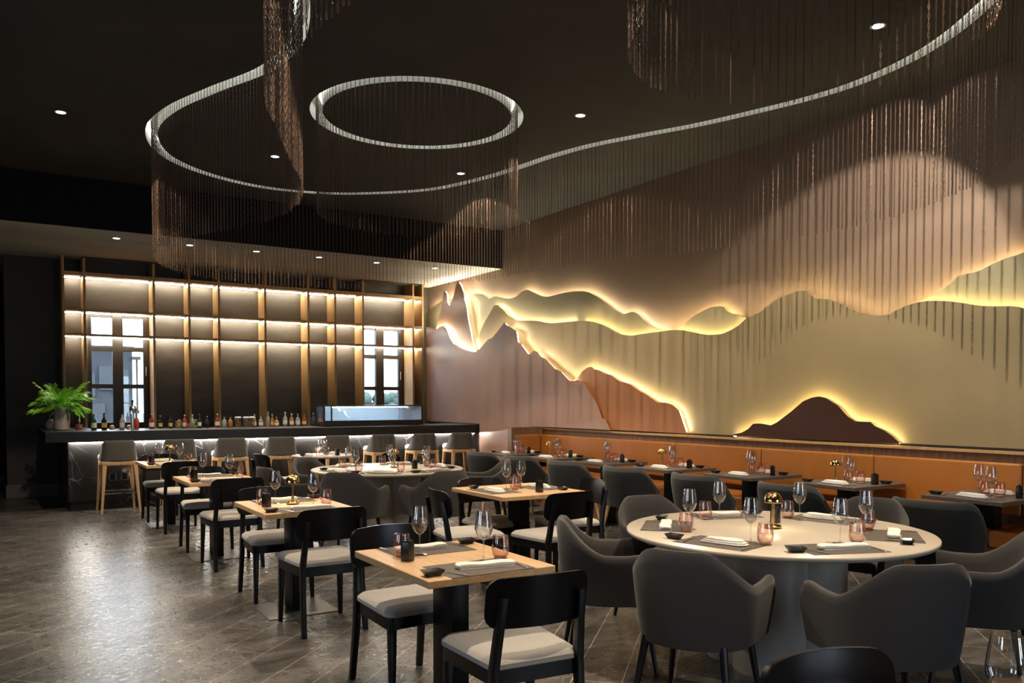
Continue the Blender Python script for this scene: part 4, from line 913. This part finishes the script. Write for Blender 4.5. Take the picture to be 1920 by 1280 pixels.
def make_fork():
    b = B(); P = [(0, -0.10, 0.004, 0.011), (0, -0.06, 0.005, 0.010), (0, 0.0, 0.006, 0.006), (0, 0.035, 0.004, 0.007), (0, 0.05, 0.003, 0.020), (0, 0.066, 0.004, 0.022)]
    vs = []
    for x, y, z, w in P: vs += [(-w/2, y, z-0.001), (w/2, y, z-0.001), (w/2, y, z+0.0015), (-w/2, y, z+0.0015)]
    b.add(vs, [(4*j+k, 4*j+(k+1) % 4, 4*(j+1)+(k+1) % 4, 4*(j+1)+k) for j in range(5) for k in range(4)]+[(3, 2, 1, 0), (20, 21, 22, 23)])
    for k in range(4): x = (k-1.5)*0.0062; b.bar((x, 0.064, 0.0045), (x, 0.100, 0.008), 0.0034, 0.002)
    return b.obj('fork', 'steel')
def make_knife():
    b = B(); vs = []
    for y, w, h in ((-0.11, 0.011, 0.005), (-0.06, 0.012, 0.006), (-0.01, 0.008, 0.005), (0.0, 0.014, 0.002), (0.05, 0.017, 0.0015), (0.085, 0.014, 0.0012), (0.105, 0.004, 0.001)):
        vs += [(-w/2, y, 0.0005), (w/2, y, 0.0005), (w/2, y, 0.0005+h), (-w/2, y, 0.0005+h)]
    b.add(vs, [(4*j+k, 4*j+(k+1) % 4, 4*(j+1)+(k+1) % 4, 4*(j+1)+k) for j in range(6) for k in range(4)]+[(3, 2, 1, 0), (24, 25, 26, 27)])
    return b.obj('knife', 'steel')
def make_napkin(kind):
    b = B()
    if kind == 0:   # long flat roll
        n, m = 26, 12; vs = []
        for i in range(n+1):
            t = i/n; x = -0.14+0.28*t; e = min(1, min(t, 1-t)*14+0.55)
            for j in range(m):
                a = 2*pi*j/m; cx = (abs(cos(a))**0.6)*(1 if cos(a) > 0 else -1)*0.034*e+0.003*sin(t*7); cz = (abs(sin(a))**0.6)*(1 if sin(a) > 0 else -1)*0.0125*e
                vs.append((x, cx, 0.0128+cz+0.002*sin(t*11)*(sin(a) > 0)))
        b.add(vs, [(i*m+j, i*m+(j+1) % m, (i+1)*m+(j+1) % m, (i+1)*m+j) for i in range(n) for j in range(m)]+[tuple(range(m))[::-1], tuple(n*m+j for j in range(m))])
        b.box(-0.132, 0.132, -0.036, 0.034, 0.0005, 0.004)
    else:           # folded, tapering and twisted
        for q, (z0, z1, s_) in enumerate(((0.0005, 0.010, 1.0), (0.010, 0.018, 0.92), (0.018, 0.028, 0.80))):
            P_ = [(-0.13, -0.03), (-0.05, -0.045), (0.09, -0.05), (0.125, -0.02), (0.12, 0.03), (0.05, 0.048), (-0.06, 0.030), (-0.13, 0.012)]
            cushion(b, [(x*s_, y*s_) for x, y in P_], z0, z1, 0.004)
    return b.obj('napkin', 'linen', ang=50)
def make_mat(): return B().box(-0.21, 0.21, -0.145, 0.145, 0, 0.0012).obj('placemat', 'mat', smooth=False)
WG, TU, SOY, LAMP = make_wine(), make_tumbler(), make_soy(), make_lamp()
class One:
    def __init__(s, o, cat): s.o = o; s.cat = cat; s.used = False
    def put(s, loc, rz, label, group=None):
        o = s.o if not s.used else s.o.copy()
        if s.used: COL.objects.link(o)
        s.used = True; o.location = loc; o.rotation_euler = (0, 0, rz); o['label'] = label; o['category'] = s.cat
        if group: o['group'] = group
        return o
DISH, FORK, KNIFE = One(make_dish(), 'dish'), One(make_fork(), 'fork'), One(make_knife(), 'knife')
NAP = [One(make_napkin(0), 'napkin'), One(make_napkin(1), 'napkin')]; MATP = One(make_mat(), 'placemat')
ZT = 0.7505
def setting(cx, cy, ang, where, nap=0, glass=(0.09, 0.11), tum=(0.19, 0.125), dish=(-0.255, -0.05), seedv=0, mat_on=True, swap=1):
    """one place setting; ang = direction the sitter faces, 0 = +y; cx, cy = centre of the placemat"""
    rn = random.Random(seedv*7+3); zz = ZT+(0.0013 if mat_on else 0)
    def P(lx, ly, z): lx *= swap; return (cx+lx*cos(ang)-ly*sin(ang), cy+lx*sin(ang)+ly*cos(ang), z)
    if mat_on: MATP.put(P(0, 0, ZT), ang, 'grey placemat '+where, 'placemats')
    NAP[nap].put(P(0.03, -0.01, zz), ang+rn.uniform(-0.25, 0.12), ('rolled' if nap == 0 else 'loosely folded')+' white napkin '+where, 'napkins')
    WG.put(P(*glass, zz if abs(glass[0]) < 0.17 and abs(glass[1]) < 0.11 else ZT), rn.uniform(0, 6), 'stemmed wine glass '+where, 'wine glasses')
    TU.put(P(*tum, zz if abs(tum[0]) < 0.17 and abs(tum[1]) < 0.10 else ZT), rn.uniform(0, 6), 'pink glass tumbler '+where, 'pink tumblers')
    DISH.put(P(*dish, ZT if abs(dish[0]) > 0.25 else zz), ang+rn.uniform(-0.2, 0.2), 'small black sauce dish '+where, 'sauce dishes')
    f = FORK.put(P(-0.17, -0.045, zz), ang+rn.uniform(0.1, 0.5), 'steel fork '+where, 'forks')
    KNIFE.put(P(0.185, -0.03, zz), ang+rn.uniform(-0.15, 0.1), 'steel knife '+where, 'knives')

# ================================================================== PLACING THE ROOM
# left row of four oak tables
rows = [(1.835, 3.49, 'on the nearest oak table', 'nearest'), (1.82, 5.87, 'on the second oak table of the left row', 'second'), (1.805, 8.27, 'on the third oak table of the left row', 'third'), (1.79, 10.66, 'on the farthest oak table of the left row', 'farthest')]
tl = ['nearest oak topped table with two settings, in the foreground', 'second oak topped table of the left row, carrying a brass lamp', 'third oak topped table of the left row, without a lamp', 'farthest oak topped table of the left row, in front of the bar stools']
for i, (x, y, wh, nm) in enumerate(rows):
    square_table(x, y, 0.64, 0.83, 'oak_top', tl[i], group='oak tables of the left row')
    setting(x+0.0, y-0.27, 0, wh+', camera side', 0, seedv=i*2); setting(x+0.0, y+0.26, pi, wh+', bar side', 0 if i < 3 else 1, seedv=i*2+1)
    SOY.put((x-0.205, y+(0.04 if i == 0 else -0.03), ZT), 0.5, 'square black soy sauce bottle '+wh, 'soy sauce bottles')
    if i in (1, 3): LAMP.put((x+0.0, y+(0.03 if i == 1 else -0.02), ZT), 0, 'small brass mushroom lamp '+wh, 'brass table lamps')
    g = 'black dining chairs with grey seats'
    CH.put((x+0.02, y-0.52, 0), radians([-4, 0, 1, 0][i]), f'black wooden chair at the {nm} oak table of the left row, back to camera', g)
    CH.put((x+0.0, y+0.47, 0), radians(180+[3, 0, -2, 0][i]), f'black wooden chair at the {nm} oak table of the left row, facing camera', g)
# square oak table in the middle
TX, TY = 3.735, 5.875
square_table(TX, TY, 0.82, 0.85, 'oak_top', 'square oak table for four in the middle of the room, without a lamp', group=None)
wh = 'on the square oak table for four'
setting(TX-0.24, TY-0.0, radians(-90), wh+', left side', 1, glass=(-0.08, 0.17), tum=(0.02, 0.19), seedv=21)
setting(TX+0.24, TY+0.02, radians(90), wh+', right side', 1, glass=(0.05, 0.17), tum=(0.14, 0.15), seedv=22)
SOY.put((TX+0.03, TY-0.27, ZT), 0.3, 'square black soy sauce bottle '+wh, 'soy sauce bottles')
g = 'black dining chairs with grey seats'
CH.put((3.66, 5.28, 0), radians(3), 'black wooden chair at the square oak table for four, back to the camera', g)
CH.put((3.64, 6.12, 0), radians(182), 'black wooden chair behind the square oak table for four, facing the camera', g)
CH.put((3.14, 5.70, 0), radians(-98), 'black wooden chair at the left side of the square oak table for four', g)
CH.put((4.20, 5.80, 0), radians(78), 'black wooden chair at the right side of the square oak table for four', g)
# banquette tables
bt = [(6.62, 3.55), (6.61, 4.77), (6.545, 5.855), (6.46, 6.93), (6.39, 8.0), (6.35, 9.0), (6.335, 10.05)]
nmb = ['nearest', 'second', 'third', 'fourth', 'fifth', 'sixth', 'farthest']
for i, (x, y) in enumerate(bt):
    if i == 6: y = 9.98
    square_table(x, y, 0.73, 0.63, 'grey_top', f'dark grey topped table along the orange banquette, {nmb[i]} from the camera', group='dark tables along the banquette', plate='black_metal')
    wh = f'on the {nmb[i]} dark banquette table'
    setting(x-0.20, y+0.02, radians(-90), wh+', chair side', 1, glass=(0.10, 0.12), tum=(0.0, 0.21), dish=(-0.235, -0.06), seedv=30+i)
    setting(x+0.20, y-0.02, radians(90), wh+', bench side', 1, glass=(0.12, 0.12), tum=(-0.07, 0.17), dish=(-0.235, 0.04), seedv=50+i)
    SOY.put((x+0.02, y-0.24, ZT), 0.4+i, 'square black soy sauce bottle '+wh, 'soy sauce bottles')
    if i in (1, 3, 5): LAMP.put((x-0.07, y+0.095, ZT), 0, 'small brass mushroom lamp '+wh, 'brass table lamps')
    TUB.put(((5.83 if i else 5.78), y-(0.03 if i else 0.12), 0), radians(-90+[7, 0, 0, 1, 0, 0, 0][i]), f'dark upholstered chair with oak legs at the {nmb[i]} banquette table', 'upholstered chairs along the banquette')
# big round table
def around(cx, cy, d, angs, names, tname, seed, naps):
    for k, (a, nm) in enumerate(zip(angs, names)):
        a = radians(a); setting(cx+d*cos(a), cy+d*sin(a), a+pi/2, f'{tname}, {nm} setting', naps[k], seedv=seed+k, glass=(0.10, 0.13), tum=(0.19, 0.115))
RX, RY = 3.825, 3.245
round_table(RX, RY, 0.854, 'stone_top', 'large round cream table with a drum pedestal in the right foreground')
around(RX, RY, 0.615, [194, 249, 308, 12, 72, 134], ['front left', 'front right', 'right', 'back right', 'back', 'left'], 'on the large near round table', 70, [1, 0, 0, 1, 0, 0])
LAMP.put((RX+0.04, RY+0.055, ZT), 0, 'small brass mushroom lamp shining on the large near round table', 'brass table lamps')
SOY.put((RX+0.22, RY+0.19, ZT), 0.2, 'square black soy sauce bottle on the large near round table', 'soy sauce bottles')
def seat_at(cx, cy, r, a, turn, label, proto=None, group='charcoal armchairs'):
    a = radians(a); (proto or ARM).put((cx+r*cos(a), cy+r*sin(a), 0), a+pi/2+radians(turn), label, group)
for a, r, tn, nm in ((201, 1.06, 4, 'front left, back to the camera'), (246, 1.13, 0, 'front right, back to the camera'), (300, 1.02, 6, 'right, partly out of the picture'), (12, 1.12, 0, 'far right, behind the table'), (88, 0.98, -6, 'far left, behind the table'), (150, 0.97, -4, 'left, seen from its side')):
    seat_at(RX, RY, r, a, tn, 'charcoal armchair at the large near round table, '+nm)
# far round table
QX, QY = 3.675, 8.465
round_table(QX, QY, 0.827, 'stone_top', 'far round cream table with drum pedestal in the middle distance')
around(QX, QY, 0.60, [190, 240, 292, 348, 52, 118], ['left', 'front left', 'front right', 'right', 'back right', 'back left'], 'on the far round table', 90, [1, 1, 0, 1, 0, 1])
LAMP.put((QX+0.1, QY+0.05, ZT), 0, 'small brass mushroom lamp on the far round table', 'brass table lamps')
SOY.put((QX+0.22, QY-0.22, ZT), 0.2, 'square black soy sauce bottle on the far round table', 'soy sauce bottles')
for a, r, tn, nm in ((180, 1.12, 10, 'left side, seen from its side'), (229, 1.14, 0, 'front left, back to the camera'), (271, 1.16, 0, 'front right, back to the camera'), (345, 1.10, -6, 'right side, arm lit'), (118, 1.0, 0, 'back left, behind the table')):
    seat_at(QX, QY, r, a, tn, 'charcoal armchair at the far round table, '+nm)
# small round table by the bar
round_table(3.81, 11.025, 0.40, 'stone_top', 'small round table close to the bar, partly hidden by the far round table', drum=False)
SM = [(3.62, 10.93, 'left'), (4.0, 11.12, 'right')]
wh = 'on the small round table by the bar'
setting(3.62, 10.98, radians(-95), wh+', left side', 1, glass=(0.06, 0.15), tum=(-0.05, 0.13), dish=(0.02, -0.1), seedv=120, mat_on=False, swap=1)
setting(4.03, 11.10, radians(95), wh+', right side', 1, glass=(0.08, 0.13), tum=(-0.03, 0.15), dish=(0.10, -0.1), seedv=121, mat_on=False, swap=1)
SOY.put((3.95, 10.80, ZT), 0.2, 'square black soy sauce bottle '+wh, 'soy sauce bottles')
CH.put((3.12, 10.75, 0), radians(-80), 'black wooden chair at the left of the small round table by the bar', g)
CH.put((4.35, 10.42, 0), radians(35), 'black wooden chair between the far round table and the small round one', g)
# bar stools
for i, x in enumerate((1.41, 2.185, 2.88, 3.6, 4.45, 5.21, 5.93, 6.62)):
    ST.put((x, 12.28, 0), radians([2, -4, 0, -3, 2, 0, -3, -3][i]), f'taupe bar stool with oak legs at the bar, {["first", "second", "third", "fourth", "fifth", "sixth", "seventh", "eighth and last"][i]} from the left', 'bar stools')
# nearest table, only its glass and a chair back reach into the picture
square_table(1.90, 0.72, 0.64, 0.80, 'oak_top', 'oak table below the lower picture edge carrying the large cut off wine glass')
WG.put((1.878, 0.957, ZT), 0, 'large wine glass cut off by the bottom right corner of the picture', 'wine glasses')
CH.put((1.86, 1.20, 0), radians(172), 'black wooden chair back cut off by the bottom edge of the picture', g)
